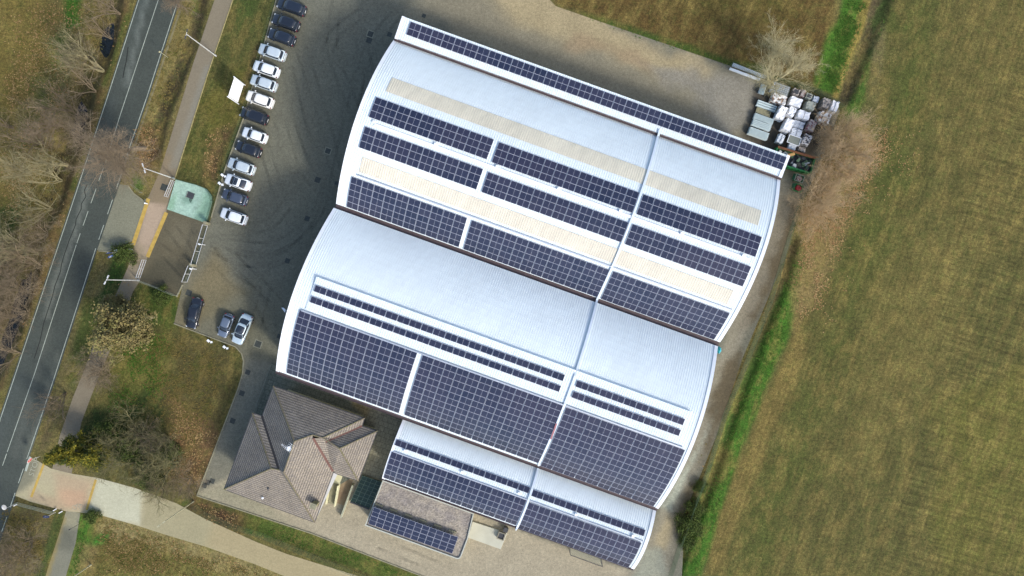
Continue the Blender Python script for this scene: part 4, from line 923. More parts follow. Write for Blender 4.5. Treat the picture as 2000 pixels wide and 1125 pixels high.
def make_car(loc, ang, L, Wd, Hh, style, paint, roofm, label, wheel_turn=0):
    t = empty('parked_car', (loc.x, loc.y, .02), ang, label, 'car', 'cars parked in the factory yard')
    h = Wd/2; xf, xr = L/2, -L/2
    belt = .92 if style != 'suv' else 1.02; hood = belt-.12
    xw = xf-(.90 if style != 'suv' else .86)          # windscreen foot
    xg = {'sedan': xr+.85, 'hatch': xr+.30, 'suv': xr+.22, 'wagon': xr+.25, 'coupe': xr+.55}[style]   # rear glass foot
    tail = belt+.02
    st_ = [(xf, .66, .52), (xf-.06, .80, .62), (xf-.25, .92, hood-.10), (xf-.5, .965, hood-.04), (xw, .99, belt-.03), (xw-.8, 1., belt), (0, 1., belt+.01), (xg+.6, .995, belt+.02), (xg, .97, tail), (xr+.22, .93, tail-.03), (xr+.06, .86, tail-.20), (xr, .74, .60)]
    st_ = sorted(set(st_), key=lambda q: -q[0]); m = MB()
    for x, wf, zt in st_:
        ww = h*wf; ring = [(-.0, zt+.035), (.62, zt+.02), (.90, zt-.035), (1., zt-.22), (1., .48), (.96, .26), (.6, .2), (0, .2)]
        full = ring+[(-a, b) for a, b in ring[1:-1]][::-1]
        for a, b in full: m.v.append((x, a*ww, min(b, zt+.035)))
    n = 14
    for i in range(len(st_)-1):
        for j in range(n): a = i*n+j; b = i*n+(j+1) % n; m.face(a, b, b+n, a+n)
    m.face(*range(n)); m.face(*[(len(st_)-1)*n+j for j in range(n)][::-1])
    bd = m.build('body', paint, t, smooth=True, local=True); sb = bd.modifiers.new('s', 'SUBSURF'); sb.levels = 1; sb.render_levels = 2
    # greenhouse
    def ring(x0, x1, hw, z, k=4.5, nn=28, bulge=.0):
        cx = (x0+x1)/2; rx = abs(x1-x0)/2; out = []
        for j in range(nn):
            a = 2*math.pi*(j+.5)/nn; c, s = math.cos(a), math.sin(a); e = 2/k
            out.append((cx+rx*math.copysign(abs(c)**e, c), hw*math.copysign(abs(s)**e, s), z))
        return out
    rl = {'sedan': .72, 'hatch': .34, 'suv': .24, 'wagon': .26, 'coupe': .95}[style]
    x0t, x1t = xg+rl, xw-.80; wt = h*.76; wb = h*.90; zt = Hh-.07
    base = ring(xg, xw, wb, belt-.06, 4.2); mid = ring(xg+rl*.5, xw-.38, (wb+wt)/2+.02, (belt+zt)/2+.03, 4.2); top = ring(x0t, x1t, wt, zt, 5)
    nn = 28; m = MB(); m.v = base+mid+top
    for i in range(2):
        for j in range(nn): a = i*nn+j; b = i*nn+(j+1) % nn; m.face(a, b, b+nn, a+nn)
    m.face(*[2*nn+j for j in range(nn)]); m.build('windows', CARGLASS, t, smooth=True, local=True)
    r1 = ring(x0t-.04, x1t+.04, wt+.03, zt-.015, 5); r2 = ring(x0t, x1t, wt-.01, zt+.03, 5); r3 = ring(x0t+.25, x1t-.25, wt-.2, zt+.06, 4)
    m = MB(); m.v = r1+r2+r3
    for i in range(2):
        for j in range(nn): a = i*nn+j; b = i*nn+(j+1) % nn; m.face(a, b, b+nn, a+nn)
    m.face(*[2*nn+j for j in range(nn)]); m.face(*[j for j in range(nn)][::-1])
    rp = m.build('roof', paint, t, smooth=True, local=True)
    if roofm:                               # glass roof panel
        m = MB(); q1 = ring(x0t+.35, x1t-.02, wt-.1, zt+.045, 6); q2 = ring(x0t+.37, x1t-.04, wt-.12, zt+.075, 6); m.v = q1+q2
        for j in range(nn): m.face(j, (j+1) % nn, (j+1) % nn+nn, j+nn)
        m.face(*[nn+j for j in range(nn)]); m.build('glass_roof', CARGLASS, rp, smooth=True, local=True)
    for s in (-1, 1):
        m = MB(); m.tube([(xw-.02, s*wb*.93, belt-.03), (xw-.40, s*((wb+wt)/2*.95), (belt+zt)/2+.04), (x1t, s*wt*.95, zt)], [.045, .04, .035], 6); m.build('pillar', paint, t, local=True)
        m = MB(); m.tube([(xg+.04, s*wb*.93, belt-.03), (xg+rl*.55, s*((wb+wt)/2*.96), (belt+zt)/2+.03), (x0t, s*wt*.95, zt)], [.09, .07, .05], 6); m.build('pillar', paint, t, local=True)
        m = MB(); m.box((xw-.35, s*(h+.07), belt+.05), (.16, .22, .13)); mi = m.build('wing_mirror', paint, t, local=True, bevel=.03)
        xm = (xw+xg)/2-.05; m = MB(); m.tube([(xm, s*wb*1.0, belt-.02), (xm, s*((wb+wt)/2+.03), (belt+zt)/2+.04), (xm-.02, s*wt, zt)], .03, 5); m.build('door_pillar', BLACKP, t, local=True)
        m = MB(); m.box((xf-.20, s*h*.70, hood-.19), (.26, .26, .10), -s*.6); m.build('headlight', LAMPW, t, local=True, bevel=.03)
        m = MB(); m.box((xr+.15, s*h*.78, tail-.19), (.2, .22, .16), s*.4); m.build('taillight', LAMPR, t, local=True, bevel=.03)
        for x in (xf-.85, xr+.80):
            ta = wheel_turn if x > 0 else 0; m = MB(); dy = Vector((-math.sin(ta), math.cos(ta), 0)); c_ = Vector((x, s*(h-.12), .32)); m.tube([c_-dy*.11, c_+dy*.11], .32, 18); wh = m.build('wheel', TYRE, t, local=True, bevel=.03)
            m = MB(); m.tube([c_-dy*.115, c_+dy*.115], .2, 12); m.build('rim', RIM, wh, local=True)
    m = MB(); m.box((xr+.012, 0, .62), (.03, .5, .12)); m.build('number_plate', PLATE, t, local=True)
    m = MB(); m.box((xf-.04, 0, .42), (.10, Wd*.6, .16)); m.build('grille', BLACKP, t, local=True)
    m = MB(); m.box(((xg+xr)/2-.02, 0, tail-.06), (.05, Wd*.5, .02)); m.build('boot_seam', BLACKP, t, local=True)
    return t
WHT = paintm('paint_white', (.74, .78, .79)); SIL = paintm('paint_silver', (.56, .63, .65), .25); CRM = paintm('paint_cream_white', (.76, .76, .72)); BLK = paintm('paint_black', (.010, .013, .020), 0, .8, .3)
BLU = paintm('paint_dark_blue', (.014, .020, .032), .1, .8, .3); GRB = paintm('paint_grey_blue', (.075, .095, .135), .4, .6, .4); PGR = paintm('paint_mid_grey', (.16, .20, .26), .5, .6, .4); PEARL = paintm('paint_pearl', (.50, .60, .64), .3)
aR = R(160.3)
for px, py, L, Wd, Hh, stl, pt_, rf, lb in (
    (569, 13, 4.6, 1.82, 1.48, 'wagon', BLU, 0, 'black-blue estate car, northernmost of the row, cut by the top edge'),
    (558, 43.5, 4.4, 1.8, 1.52, 'hatch', BLK, 0, 'glossy black car second from the north end of the row, bright roof rails'),
    (550, 72, 4.35, 1.8, 1.46, 'hatch', BLU, 0, 'black car parked next to the northernmost white car'),
    (531, 102, 4.35, 1.78, 1.47, 'hatch', SIL, 0, 'silver white car, northernmost of the pale cars, level with the lamp foot'),
    (519.5, 134.5, 4.2, 1.76, 1.47, 'hatch', WHT, 0, 'white hatchback in the row just above the billboard, second pale car'),
    (514.5, 162, 4.2, 1.76, 1.47, 'hatch', SIL, 0, 'pale silver hatchback in the row beside the upper half of the billboard'),
    (507, 194, 4.35, 1.8, 1.47, 'hatch', CRM, 0, 'creamy white hatchback in the row beside the lower end of the billboard'),
    (496, 226, 4.5, 1.82, 1.58, 'suv', BLK, 0, 'black tall car with large red tail lights between two white cars'),
    (497, 264, 3.95, 1.7, 1.45, 'hatch', WHT, 0, 'small white hatchback with both mirrors out, between two black cars'),
    (485, 291, 4.1, 1.75, 1.44, 'hatch', BLK, 0, 'low black car between the small white hatchback and a silver white one'),
    (471, 325, 4.3, 1.78, 1.47, 'hatch', SIL, 0, 'silver white hatchback just north of the white car with a glass roof'),
    (464.5, 356, 4.15, 1.78, 1.46, 'coupe', WHT, 1, 'white car with a large dark glass roof panel'),
    (458, 385, 4.1, 1.74, 1.46, 'hatch', GRB, 0, 'dark grey-blue car, second from the south end of the row'),
    (456, 422.5, 4.2, 1.76, 1.47, 'hatch', WHT, 0, 'white hatchback at the south end of the long row')):
    p = W(px, py, .75); make_car(p, aR, L, Wd, Hh, stl, pt_, rf, lb)
for px, py, L, Wd, Hh, stl, pt_, rf, lb, an, wt_ in (
    (379, 611.5, 4.85, 1.85, 1.46, 'sedan', BLK, 0, 'long black saloon with its wheels turned, parked apart by the gateway fence', -105, .4),
    (440.5, 636, 3.75, 1.65, 1.45, 'hatch', PGR, 0, 'small grey car beside the large pearl car at the lawn edge', -112, 0),
    (472.5, 643, 4.85, 1.9, 1.46, 'coupe', PEARL, 1, 'large pale pearl car with black glass roof at the lawn corner', -113, 0)):
    p = W(px, py, .75); make_car(p, R(an), L, Wd, Hh, stl, pt_, rf, lb, wt_)

# ------------------------------------------------------------------ bare trees
BARKY = vmat('bark_yellowish', C(160, 148, 120, .66), .9, .25, 2, bump=0, randobj=.1); BARKG = vmat('bark_grey', C(140, 122, 106, .7), .9, .25, 2, bump=0, randobj=.1)
BARKP = vmat('bark_purple_brown', C(140, 122, 108, .7), .9, .25, 2, bump=0, randobj=.1); BARKD = vmat('bark_dark', C(126, 118, 88, .7), .9, .3, 1.5, bump=0); BARKO = vmat('bark_orange_brown', C(192, 164, 136, .75), .9, .25, 2, bump=0)
def leafm(name, c1, c2, c3=None):
    g = G(name); ge = g.n('NewGeometry'); r_ = ge.outputs['Random Per Island']; cc = g.mix(g.ramp(r_, 0, 1), c1, c2)
    if c3: cc = g.mix(g.ramp(g.noise(g.coord(), .7, 3), .48, .6), cc, c3)
    g.out(g.scalecol(cc, g.ramp(r_, 0, 1, .75, 1.2)), .85, 0, .2); return g.m
def tree_geo(seed, H_, spread, stems=1, levels=4, nb=(9, 7, 6, 4), up=.55, r0=.16, crook=.16, splay=.25, leaves=0, leafsz=.12, lean=(0, 0)):
    rd = random.Random(seed); trunk = MB(); crown = MB(); tips = []
    def seg(mb, p, d, L, r, r2, n, k):
        ps = [p]; rs = [r]; q = p.copy(); dd = d.copy()
        for i in range(k):
            dd = (dd+Vector((rd.gauss(0, crook), rd.gauss(0, crook), rd.gauss(0, crook*.6)+.03*up))).normalized(); q = q+dd*L/k; ps.append(q.copy()); rs.append(r+(r2-r)*(i+1)/k)
        mb.tube(ps, rs, n, False); return ps, rs, dd
    def grow(p, d, L, r, lv):
        mb = trunk if lv <= 1 else crown; ps, rs, dd = seg(mb, p, d, L, r, r*(.45 if lv else .55), (7, 5, 4, 3, 3)[min(lv, 4)], (5, 4, 3, 3, 2)[min(lv, 4)])
        if lv >= levels: tips.append(ps[-1]); tips.append(ps[len(ps)//2]); return
        n = nb[min(lv, len(nb)-1)]; K_ = len(ps)-1
        for i in range(n):
            t = (.30 if lv == 0 else .18)+(.80 if lv else .68)*((i+rd.random())/n); t = min(t, .999)*K_; j = int(t); f = t-j; q = ps[j].lerp(ps[j+1], f); r_ = rs[j]+(rs[j+1]-rs[j])*f
            a = rd.uniform(0, 2*math.pi); ax = (ps[j+1]-ps[j]).normalized(); o = ax.cross(Vector((0, 0, 1)) if abs(ax.z) < .9 else Vector((1, 0, 0))).normalized(); b = ax.cross(o)
            side = o*math.cos(a)+b*math.sin(a); ang = rd.uniform(.45, .95)*spread
            nd = (ax*math.cos(ang)+side*math.sin(ang)); nd.z += .22*up; nd.normalize()
            ll = L*(rd.uniform(.5, .78) if lv == 0 else rd.uniform(.42, .68))*(1-.35*t/K_ if lv == 0 else 1)
            grow(q, nd, ll, max(.009, min(r_*.62, r_*rd.uniform(.4, .62))), lv+1)
    for s in range(stems):
        a = 2*math.pi*s/max(1, stems)+rd.uniform(-.4, .4); sp = 0 if stems == 1 else splay*rd.uniform(.6, 1.3)
        d = Vector((math.cos(a)*sp+lean[0], math.sin(a)*sp+lean[1], 1)).normalized(); hh = H_*(1 if stems == 1 else rd.uniform(.7, 1.0))
        grow(Vector((math.cos(a)*.15*(stems > 1), math.sin(a)*.15*(stems > 1), -.2)), d, hh*.78, r0*rd.uniform(.8, 1.1), 0)
    lf = None
    if leaves:
        lf = MB()
        for i in range(leaves):
            c_ = tips[rd.randrange(len(tips))]+Vector((rd.gauss(0, .3), rd.gauss(0, .3), rd.gauss(0, .25))); a = Vector((rd.gauss(0, 1), rd.gauss(0, 1), rd.gauss(0, .6))).normalized(); b = a.cross(Vector((rd.gauss(0, 1), rd.gauss(0, 1), rd.gauss(0, 1)))).normalized(); s = leafsz*rd.uniform(.6, 1.3)
            lf.poly([c_-a*s, c_-b*s*.6, c_+a*s, c_+b*s*.6])
    return trunk, crown, lf
TREES = {}  # shared meshes of each kind of tree
def tree_kind(key, bark, leafmat=None, **kw):
    t, c, l = tree_geo(**kw); a = t.build('trunk', bark, local=True); b = c.build('crown', bark, local=True); ms = [a.data, b.data]
    if l: ms.append(l.build('leaves', leafmat, local=True).data)
    for o in [o for o in col.objects if o.data in ms]: bpy.data.objects.remove(o)
    TREES[key] = ms
def tree(key, px, py, s, rz, label, cat='tree', name='bare_tree', group=None, sz=None, tilt=(0, 0)):
    p = W(px, py, 0); o = empty(name, (p.x, p.y, 0), rz, label, cat, group); o.scale = (s, s, sz or s); o.rotation_euler = (tilt[0], tilt[1], rz)
    for me, nm in zip(TREES[key], ('trunk', 'crown', 'leaves')):
        c = bpy.data.objects.new(nm, me); col.objects.link(c); c.parent = o
    return o
tree_kind('fan', BARKY, seed=3, H_=10, spread=.85, stems=5, nb=(7, 5, 3), levels=3, up=.55, r0=.12, splay=.26)
tree_kind('fan2', BARKG, seed=11, H_=10, spread=.9, stems=4, nb=(7, 5, 3), levels=3, up=.8, r0=.11, splay=.3)
tree_kind('fan3', BARKY, seed=29, H_=8.5, spread=.95, stems=6, nb=(6, 4, 3), levels=3, up=.5, r0=.09, splay=.4)
tree_kind('broad', BARKP, seed=5, H_=12, spread=1.0, stems=1, nb=(15, 8, 6, 3), levels=4, up=.5, r0=.24)
tree_kind('big', BARKP, seed=6, H_=13, spread=1.25, stems=1, nb=(18, 9, 7, 5), levels=4, up=.45, r0=.3)
tree_kind('lone', vmat('bark_pale', C(190, 176, 146, .8), .9, .25, 2, bump=0), seed=8, H_=9, spread=.95, stems=3, nb=(12, 8, 6, 4), levels=4, up=.5, r0=.14, splay=.5)
tree_kind('scrub', BARKO, seed=14, H_=6.5, spread=1.1, stems=8, nb=(8, 7, 6), levels=3, up=.3, r0=.05, splay=.85)
tree_kind('dark', BARKD, seed=21, H_=8, spread=1.05, stems=3, nb=(9, 7, 5), levels=3, up=.3, r0=.14, splay=.5, crook=.25)
tree_kind('grey_scrub', BARKG, seed=33, H_=6, spread=1.1, stems=6, nb=(8, 6, 5), levels=3, up=.3, r0=.05, splay=.75)
OAKL = leafm('dry_leaves', C(164, 146, 106, .66), C(122, 110, 72, .66), C(136, 130, 84, .66))
tree_kind('oak', BARKY, OAKL, seed=41, H_=7, spread=1.05, stems=2, nb=(10, 7, 5), levels=3, up=.3, r0=.14, splay=.4, leaves=13000, leafsz=.14)
GRNL = leafm('ivy_leaves', C(72, 94, 48), C(106, 118, 60), C(80, 88, 46))
tree_kind('bush', BARKD, GRNL, seed=52, H_=3.2, spread=1.2, stems=7, nb=(6, 5, 4), levels=3, up=.2, r0=.05, splay=.9, leaves=5000, leafsz=.12)
GW = 'bare trees of the wood west of the road'
for i, (k, px, py, s, rz, lb) in enumerate((
    ('fan2', 232, 26, .95, .3, 'bare grey tree at the top by the ditch, its branches reaching left of the road'),
    ('fan', 200, 138, 1.05, 1.0, 'bare pale yellow many-stemmed tree left of the upper road, stems fanning up and left'),
    ('fan2', 185, 178, .9, 2.2, 'bare greyish tree just below the pale fan-shaped tree beside the dark ditch pool'),
    ('fan2', 217, 75, .6, 4, 'small bare grey tree over the dark ditch pool near the top'),
    ('broad', 122, 246, .62, .9, 'dark-limbed bare tree standing in the wood over a green grass patch'),
    ('fan2', 165, 235, .8, 3.1, 'thin bare tree between the dark-limbed tree and the big roadside tree'),
    ('fan', 130, 322, .92, 2.4, 'bright yellowish bare tree left of the road at the height of the gateway lamp'),
    ('fan3', 118, 352, 1.0, .4, 'low spreading yellowish bare tree just below the bright one at the ditch bend'),
    ('fan', 60, 340, .9, 5, 'pale bare tree at the left edge, upper of the yellowish clump'),
    ('fan3', 100, 408, .9, 1.8, 'bare tree whose pale stems point left over the dark ditch'),
    ('fan', 72, 495, .9, .7, 'pale bare tree with long level stems left of the middle of the road'),
    ('fan2', 60, 515, 1.0, 2.9, 'dense grey bare tree below the pale one with long level stems'),
    ('grey_scrub', 45, 570, 1.3, 1.2, 'dense grey brown thicket tree at the left edge'),
    ('fan2', 30, 618, .9, 4.4, 'bare tree with one bright trunk in the thicket at the left edge'),
    ('grey_scrub', 12, 660, 1.2, 2.3, 'grey thicket tree just left of the lower road'),
    ('fan3', 10, 470, 1., 5.2, 'bare tree at the very left edge over a green clearing'),
    ('fan2', 25, 250, .9, 3.7, 'bare tree at the left edge in the upper wood'),
    ('grey_scrub', 158, 268, 1.1, 2.0, 'grey brown thicket left of the road below the big leaning tree'),
    ('fan2', 140, 215, .9, 5.5, 'grey bare tree over the bright green grass patch in the upper wood'),
    ('fan2', 85, 280, 1.0, 1.1, 'grey bare tree between the dark-limbed tree and the left edge clump'),
    ('grey_scrub', 90, 455, 1.1, .2, 'grey thicket along the dark ditch pool left of the road middle'),
    ('grey_scrub', 78, 520, 1.1, 3.3, 'brown thicket touching the left verge of the road below its middle'),
    ('grey_scrub', 50, 610, 1.2, 4.0, 'brown thicket on the left verge of the lower road'),
    ('grey_scrub', 175, 110, .8, 4.9, 'grey twiggy thicket at the dark ditch pool near the top'),
    ('grey_scrub', 18, 545, 1.3, 5.6, 'brown thicket at the left edge below the long level stems'),
    ('fan2', 40, 690, .8, 2.6, 'lowest bare tree of the wood at the left edge'))):
    tree(k, px, py, s, rz, lb, group=GW)
tree('big', 283, 289, 1., .5, 'large bare purplish tree leaning over the road from its right verge', tilt=(.05, -.2))
tree('broad', 350, 14, .62, 2.0, 'bare brownish tree hanging over the road at the top edge', tilt=(0, -.1))
tree('oak', 298, 618, 1.35, 0, 'tree full of dry brown leaves spreading over the cycle path', name='leafy_tree', tilt=(0, -.12))
tree('oak', 238, 602, .8, 2, 'small tree with sparse brown leaves left of the cycle path', name='leafy_tree')
tree('grey_scrub', 195, 712, 1.0, .3, 'leafless yellowish shrub tree on the verge between road and cycle path')
tree('grey_scrub', 215, 735, .8, 2.3, 'leafless shrub beside the cycle path where it nears the lawn')
tree('fan2', 128, 768, .85, 1.4, 'bare grey tree whose crown hangs over the lower road', tilt=(.1, -.3))
tree('dark', 345, 905, 1.1, .4, 'dark bare tree with lichen branches right of the evergreen', tilt=(0, -.1))
tree('dark', 290, 900, 1.0, 2.6, 'dark tangled bare tree in the middle of the clump by the service road')
tree('grey_scrub', 370, 935, .9, 1.1, 'pale twiggy bare bush at the end of the clump near the lamp post')
tree('grey_scrub', 320, 955, .6, 3.3, 'low twiggy bush hanging over the service road edge')
tree('dark', 235, 885, .85, 4.2, 'bare tree with tangled twigs directly behind the evergreen')
tree('grey_scrub', 60, 1055, 1.2, .3, 'brown thicket below the railing in the bottom left corner')
tree('grey_scrub', 20, 1090, 1.1, 2.1, 'brown thicket at the very bottom left of the picture')
tree('fan3', 78, 1095, .5, .8, 'pale bare shrub left of the lower cycle path')
tree('lone', 1500, 168, 1.08, .6, 'big round bare tree behind the stacked sheet metal', tilt=(-.1, .22))
GE = 'brown scrub along the east fence'
for k, px, py, s, rz, lb in (('scrub', 1625, 262, 1.0, .3, 'orange brown bare scrub just below the wrapped pallets'), ('scrub', 1616, 318, 1.1, 1.7, 'brown bare scrub right of the green waste container'),
                             ('scrub', 1600, 385, 1.05, 3.9, 'brown bare scrub right of the two green bins'), ('scrub', 1580, 405, .95, 2.7, 'brown bare scrub with pale radiating stems below the green bins'),
                             ('scrub', 1648, 290, 1.15, 5.1, 'brown scrub reaching furthest into the field'), ('scrub', 1568, 440, .6, 4.4, 'lowest and smallest brown scrub at the fence')):
    tree(k, px, py, s, rz, lb, 'shrub', 'bare_shrub', GE)
tree('bush', 1342, 1052, .6, 2.4, 'lowest dark bush at the fence, nearest the bottom edge', 'shrub', 'green_bush')
tree('bush', 1352, 992, .65, 5.4, 'dark bush just above the biggest one at the fence', 'shrub', 'green_bush')
tree('bush', 1343, 1024, .85, .4, 'biggest dark green bush at the fence near the bottom of the sheds', 'shrub', 'green_bush')
tree('bush', 1368, 950, .45, 1.4, 'small dark bush, uppermost of those at the fence by the small shed', 'shrub', 'green_bush')
tree('bush', 248, 500, .75, .4, 'dark green bush beside the blue road sign', 'shrub', 'green_bush')
tree('bush', 322, 578, .6, 2.4, 'dark green bush below the gateway fence', 'shrub', 'green_bush')
tree('bush', 262, 868, 1.1, 3.2, 'green undergrowth between the evergreen and the dark bare trees', 'shrub', 'green_bush')
tree('bush', 330, 880, .8, 4.2, 'low green undergrowth at the lawn side of the dark bare trees', 'shrub', 'green_bush')
tree('dark', 262, 835, .85, 3.6, 'tangled bare shrub tree on the dark green lawn above the evergreens', 'shrub')
tree('grey_scrub', 300, 850, .9, .9, 'greyish twiggy shrub in the middle of the lawn clump', 'shrub')
tree('bush', 215, 845, .9, 1.9, 'green shrub between the cycle path and the evergreens', 'shrub', 'green_bush')
tree('dark', 330, 860, .9, 5.0, 'bare tree with spreading lichen limbs nearest the house')
tree('bush', 300, 935, .8, 1.2, 'green ground bush under the dark bare trees by the service road', 'shrub', 'green_bush')
tree('bush', 186, 1008, .5, 1.2, 'small green bush at the corner of service road and lower cycle path', 'shrub', 'green_bush')
# evergreen
def conifer(px, py, H_, rb, label, seed=2, tilt=(0, 0)):
    rd = random.Random(seed); p = W(px, py, 0); o = empty('evergreen_tree', (p.x, p.y, 0), 0, label, 'tree'); o.rotation_euler = (*tilt, 0)
    m = MB(); m.tube([(0, 0, -.1), (.05, 0, H_*.5), (0, .05, H_*.97)], [.22, .14, .03], 7); m.build('trunk', BARKD, o, local=True)
    br = MB(); lf = MB()
    for i in range(190):
        t = rd.random()**.8; z = .8+t*(H_-1.2); rr = rb*(1-t)**.75*rd.uniform(.55, 1.1)+.35; a = rd.uniform(0, 6.283); d = Vector((math.cos(a), math.sin(a), rd.uniform(-.05, .3))); e = Vector((0, 0, z))+d*rr; br.tube([(0, 0, z), tuple(e)], [.03, .01], 3, False)
        for k in range(int(26+rr*24)):
            f = rd.uniform(.25, 1.03); c_ = Vector((0, 0, z)).lerp(e, f)+Vector((rd.gauss(0, .16), rd.gauss(0, .16), rd.gauss(0, .12))); a1 = (d+Vector((rd.gauss(0, .6), rd.gauss(0, .6), rd.gauss(0, .4)))).normalized(); b1_ = a1.cross(Vector((rd.gauss(0, .4), rd.gauss(0, .4), 1))).normalized(); s = rd.uniform(.10, .2)
            lf.poly([c_-a1*s, c_-b1_*s*.4, c_+a1*s, c_+b1_*s*.4])
    br.build('branches', BARKD, o, local=True); lf.build('crown', leafm('conifer_leaves', C(84, 92, 36), C(158, 142, 52), C(56, 74, 38)), o, local=True)
conifer(186, 868, 10, 2.9, 'yellow-green evergreen tree leaning over the service road near the junction', tilt=(.0, -.12))
conifer(210, 880, 6, 2.4, 'lower dark green evergreen right behind the yellow-green one', seed=9)

# leaf litter and grass tufts lying over the ground (nobody could count them)
def in_poly_pts(poly, n, rd): 
    P = PW(poly); xs = [p[0] for p in P]; ys = [p[1] for p in P]; out = []
    X_ = rd.uniform(min(xs), max(xs), n*3); Y_ = rd.uniform(min(ys), max(ys), n*3); d_ = seg_d(X_, Y_, P); k = inside(X_, Y_, P) & (np.clip(d_/2.2, 0, 1)*np.clip((fbm(X_, Y_, 2.6, 3)-.30)*3., 0, 1) > rd.uniform(0, 1, X_.size)); return list(zip(X_[k][:n], Y_[k][:n]))
rs_ = np.random.RandomState(3)
def scatter_quads(name, regions, sz, mat, kindz=.02, tuft=False):
    V = []; Fc = []
    for poly, n in regions:
        for (x_, y_) in in_poly_pts(poly, n, rs_):
            a = rs_.uniform(0, 6.28); s = sz*rs_.uniform(.6, 1.5); ca, sa = math.cos(a)*s, math.sin(a)*s; k = len(V); z0 = .03+rs_.uniform(0, kindz)
            if not tuft:
                V += [(x_-ca, y_-sa, z0), (x_+sa*.6, y_-ca*.6, z0+rs_.uniform(0, .05)), (x_+ca, y_+sa, z0+.01), (x_-sa*.6, y_+ca*.6, z0+rs_.uniform(0, .05))]; Fc.append((k, k+1, k+2, k+3))
            else:
                for q in range(4):
                    b = a+q*1.57+rs_.uniform(-.4, .4); k = len(V); dx, dy = math.cos(b)*s, math.sin(b)*s
                    V += [(x_-dy*.22, y_+dx*.22, .0), (x_+dy*.22, y_-dx*.22, .0), (x_+dx, y_+dy, s*rs_.uniform(.5, 1.))]; Fc.append((k, k+1, k+2))
    me = bpy.data.meshes.new(name); me.from_pydata(V, [], Fc); me.materials.append(mat); o = bpy.data.objects.new(name, me); col.objects.link(o); return o
LIT = leafm('litter', C(200, 168, 122, .8), C(140, 104, 72), C(164, 124, 88))
tag(scatter_quads('leaf_litter', [([(1595, 240), (1670, 228), (1735, 250), (1742, 300), (1705, 350), (1655, 470), (1612, 600), (1550, 640), (1560, 470), (1556, 400), (1580, 330)], 9000),
    ([(1690, 250), (1800, 240), (1800, 330), (1700, 450), (1640, 640), (1600, 660)], 800), ([(235, 20), (262, 20), (145, 375), (20, 745), (0, 745), (90, 480), (160, 300)], 2600), ([(300, 230), (318, 250), (290, 345), (262, 345), (260, 250)], 900),
    ([(0, 0), (180, 0), (150, 200), (60, 420), (0, 420)], 2600), ([(400, 260), (455, 230), (430, 350), (390, 350)], 500), ([(330, 770), (430, 840), (390, 960), (320, 930)], 1500), ([(240, 520), (262, 530), (200, 690), (190, 690)], 400),
    ([(190, 1005), (420, 1070), (560, 1128), (200, 1128)], 1500), ([(382, 975), (470, 1005), (465, 1045), (400, 1018)], 500), ([(1535, 490), (1548, 480), (1400, 850), (1330, 1020), (1320, 1010)], 900)], .11, LIT),
    'fallen brown and orange leaves scattered over the verges and under the scrub', 'leaf litter', kind='stuff')
GRS = leafm('grass_blades', C(62, 112, 34), C(96, 124, 50), C(72, 100, 36)); GRO = leafm('dry_grass', C(150, 128, 78), C(118, 104, 60), C(108, 104, 52))
tag(scatter_quads('grass_tufts', [([(1652, 0), (1700, 0), (1655, 140), (1640, 190), (1595, 165), (1638, 30)], 4500), ([(1560, 470), (1585, 490), (1550, 640), (1490, 770), (1440, 900), (1372, 1128), (1325, 1128), (1400, 880), (1490, 660)], 6500),
    ([(1740, 0), (1752, 0), (1700, 110), (1660, 240), (1655, 200)], 1200), ([(230, 485), (255, 480), (205, 600), (190, 630)], 1200), ([(560, 1030), (820, 1125), (740, 1125), (480, 1040)], 1800), ([(155, 1005), (180, 1005), (155, 1125), (135, 1125)], 800),
    ([(125, 0), (160, 0), (155, 50), (130, 55)], 500), ([(240, 640), (330, 650), (330, 780), (200, 830)], 2000), ([(1130, 25), (1420, 115), (1490, 135), (1480, 150), (1150, 45)], 1500)], .15, GRS, tuft=True),
    'thick bright green grass on the banks and lawn edges', 'grass', kind='stuff')
tag(scatter_quads('dry_grass', [([(1540, 480), (1548, 485), (1470, 650), (1400, 800), (1350, 960), (1300, 1125), (1290, 1125), (1340, 950), (1455, 690)], 3000), ([(0, 0), (235, 0), (150, 300), (60, 500), (0, 640)], 4500), ([(355, 0), (395, 0), (330, 230), (262, 330), (262, 270)], 2000),
    ([(180, 560), (205, 480), (105, 760), (80, 840), (75, 820)], 1600), ([(190, 1005), (560, 1128), (180, 1128)], 4000), ([(280, 640), (460, 690), (400, 900), (230, 800)], 2500), ([(0, 990), (100, 1010), (80, 1125), (0, 1125)], 1500)], .17, GRO, tuft=True),
    'dry straw coloured grass over the wood floor, verges and south field', 'dry grass', kind='stuff')

# ------------------------------------------------------------------ street furniture
POLE = vmat('galvanised_steel', (.62, .63, .62), .45, .08, 2, metal=.3, bump=0); FEN = vmat('green_fence', C(66, 92, 68), .6, .2, 1, bump=0); FENG = vmat('grey_fence_steel', C(150, 156, 152), .5, .15, 1, bump=0)
YPOLE = vmat('weathered_pole', C(190, 182, 160), .7, .15, 1, bump=0)
def street_lamp(bx, by, tx, ty, h, head, label, mat=POLE):
    b = W(bx, by, 0); tp = W(tx, ty, h); o = empty('street_lamp', b, 0, label, 'street lamp', 'street lamps along the cycle path and service road')
    m = MB(); m.tube([b, b+Vector((0, 0, .5))], .13, 10); m.tube([b+Vector((0, 0, .5)), b.lerp(tp, .5), tp], [.09, .075, .055], 10); m.build('pole', mat, o)
    d = Vector((*head, 0)).normalized()
    for s in ((-1, 1) if len(head) == 2 and abs(head[0]) < 9 else (1,)):
        m = MB(); m.tube([tp, tp+d*.35*s], .03, 6); ar = m.build('arm', mat, o)
        q = tp+d*.5*s; m = MB(); m.box((q.x, q.y, 0), (.45, .16, .09), math.atan2(d.y, d.x), z0=tp.z-.02); m.build('lamp_head', DGREY if mat is POLE and h > 9.4 else mat, ar)
    return o
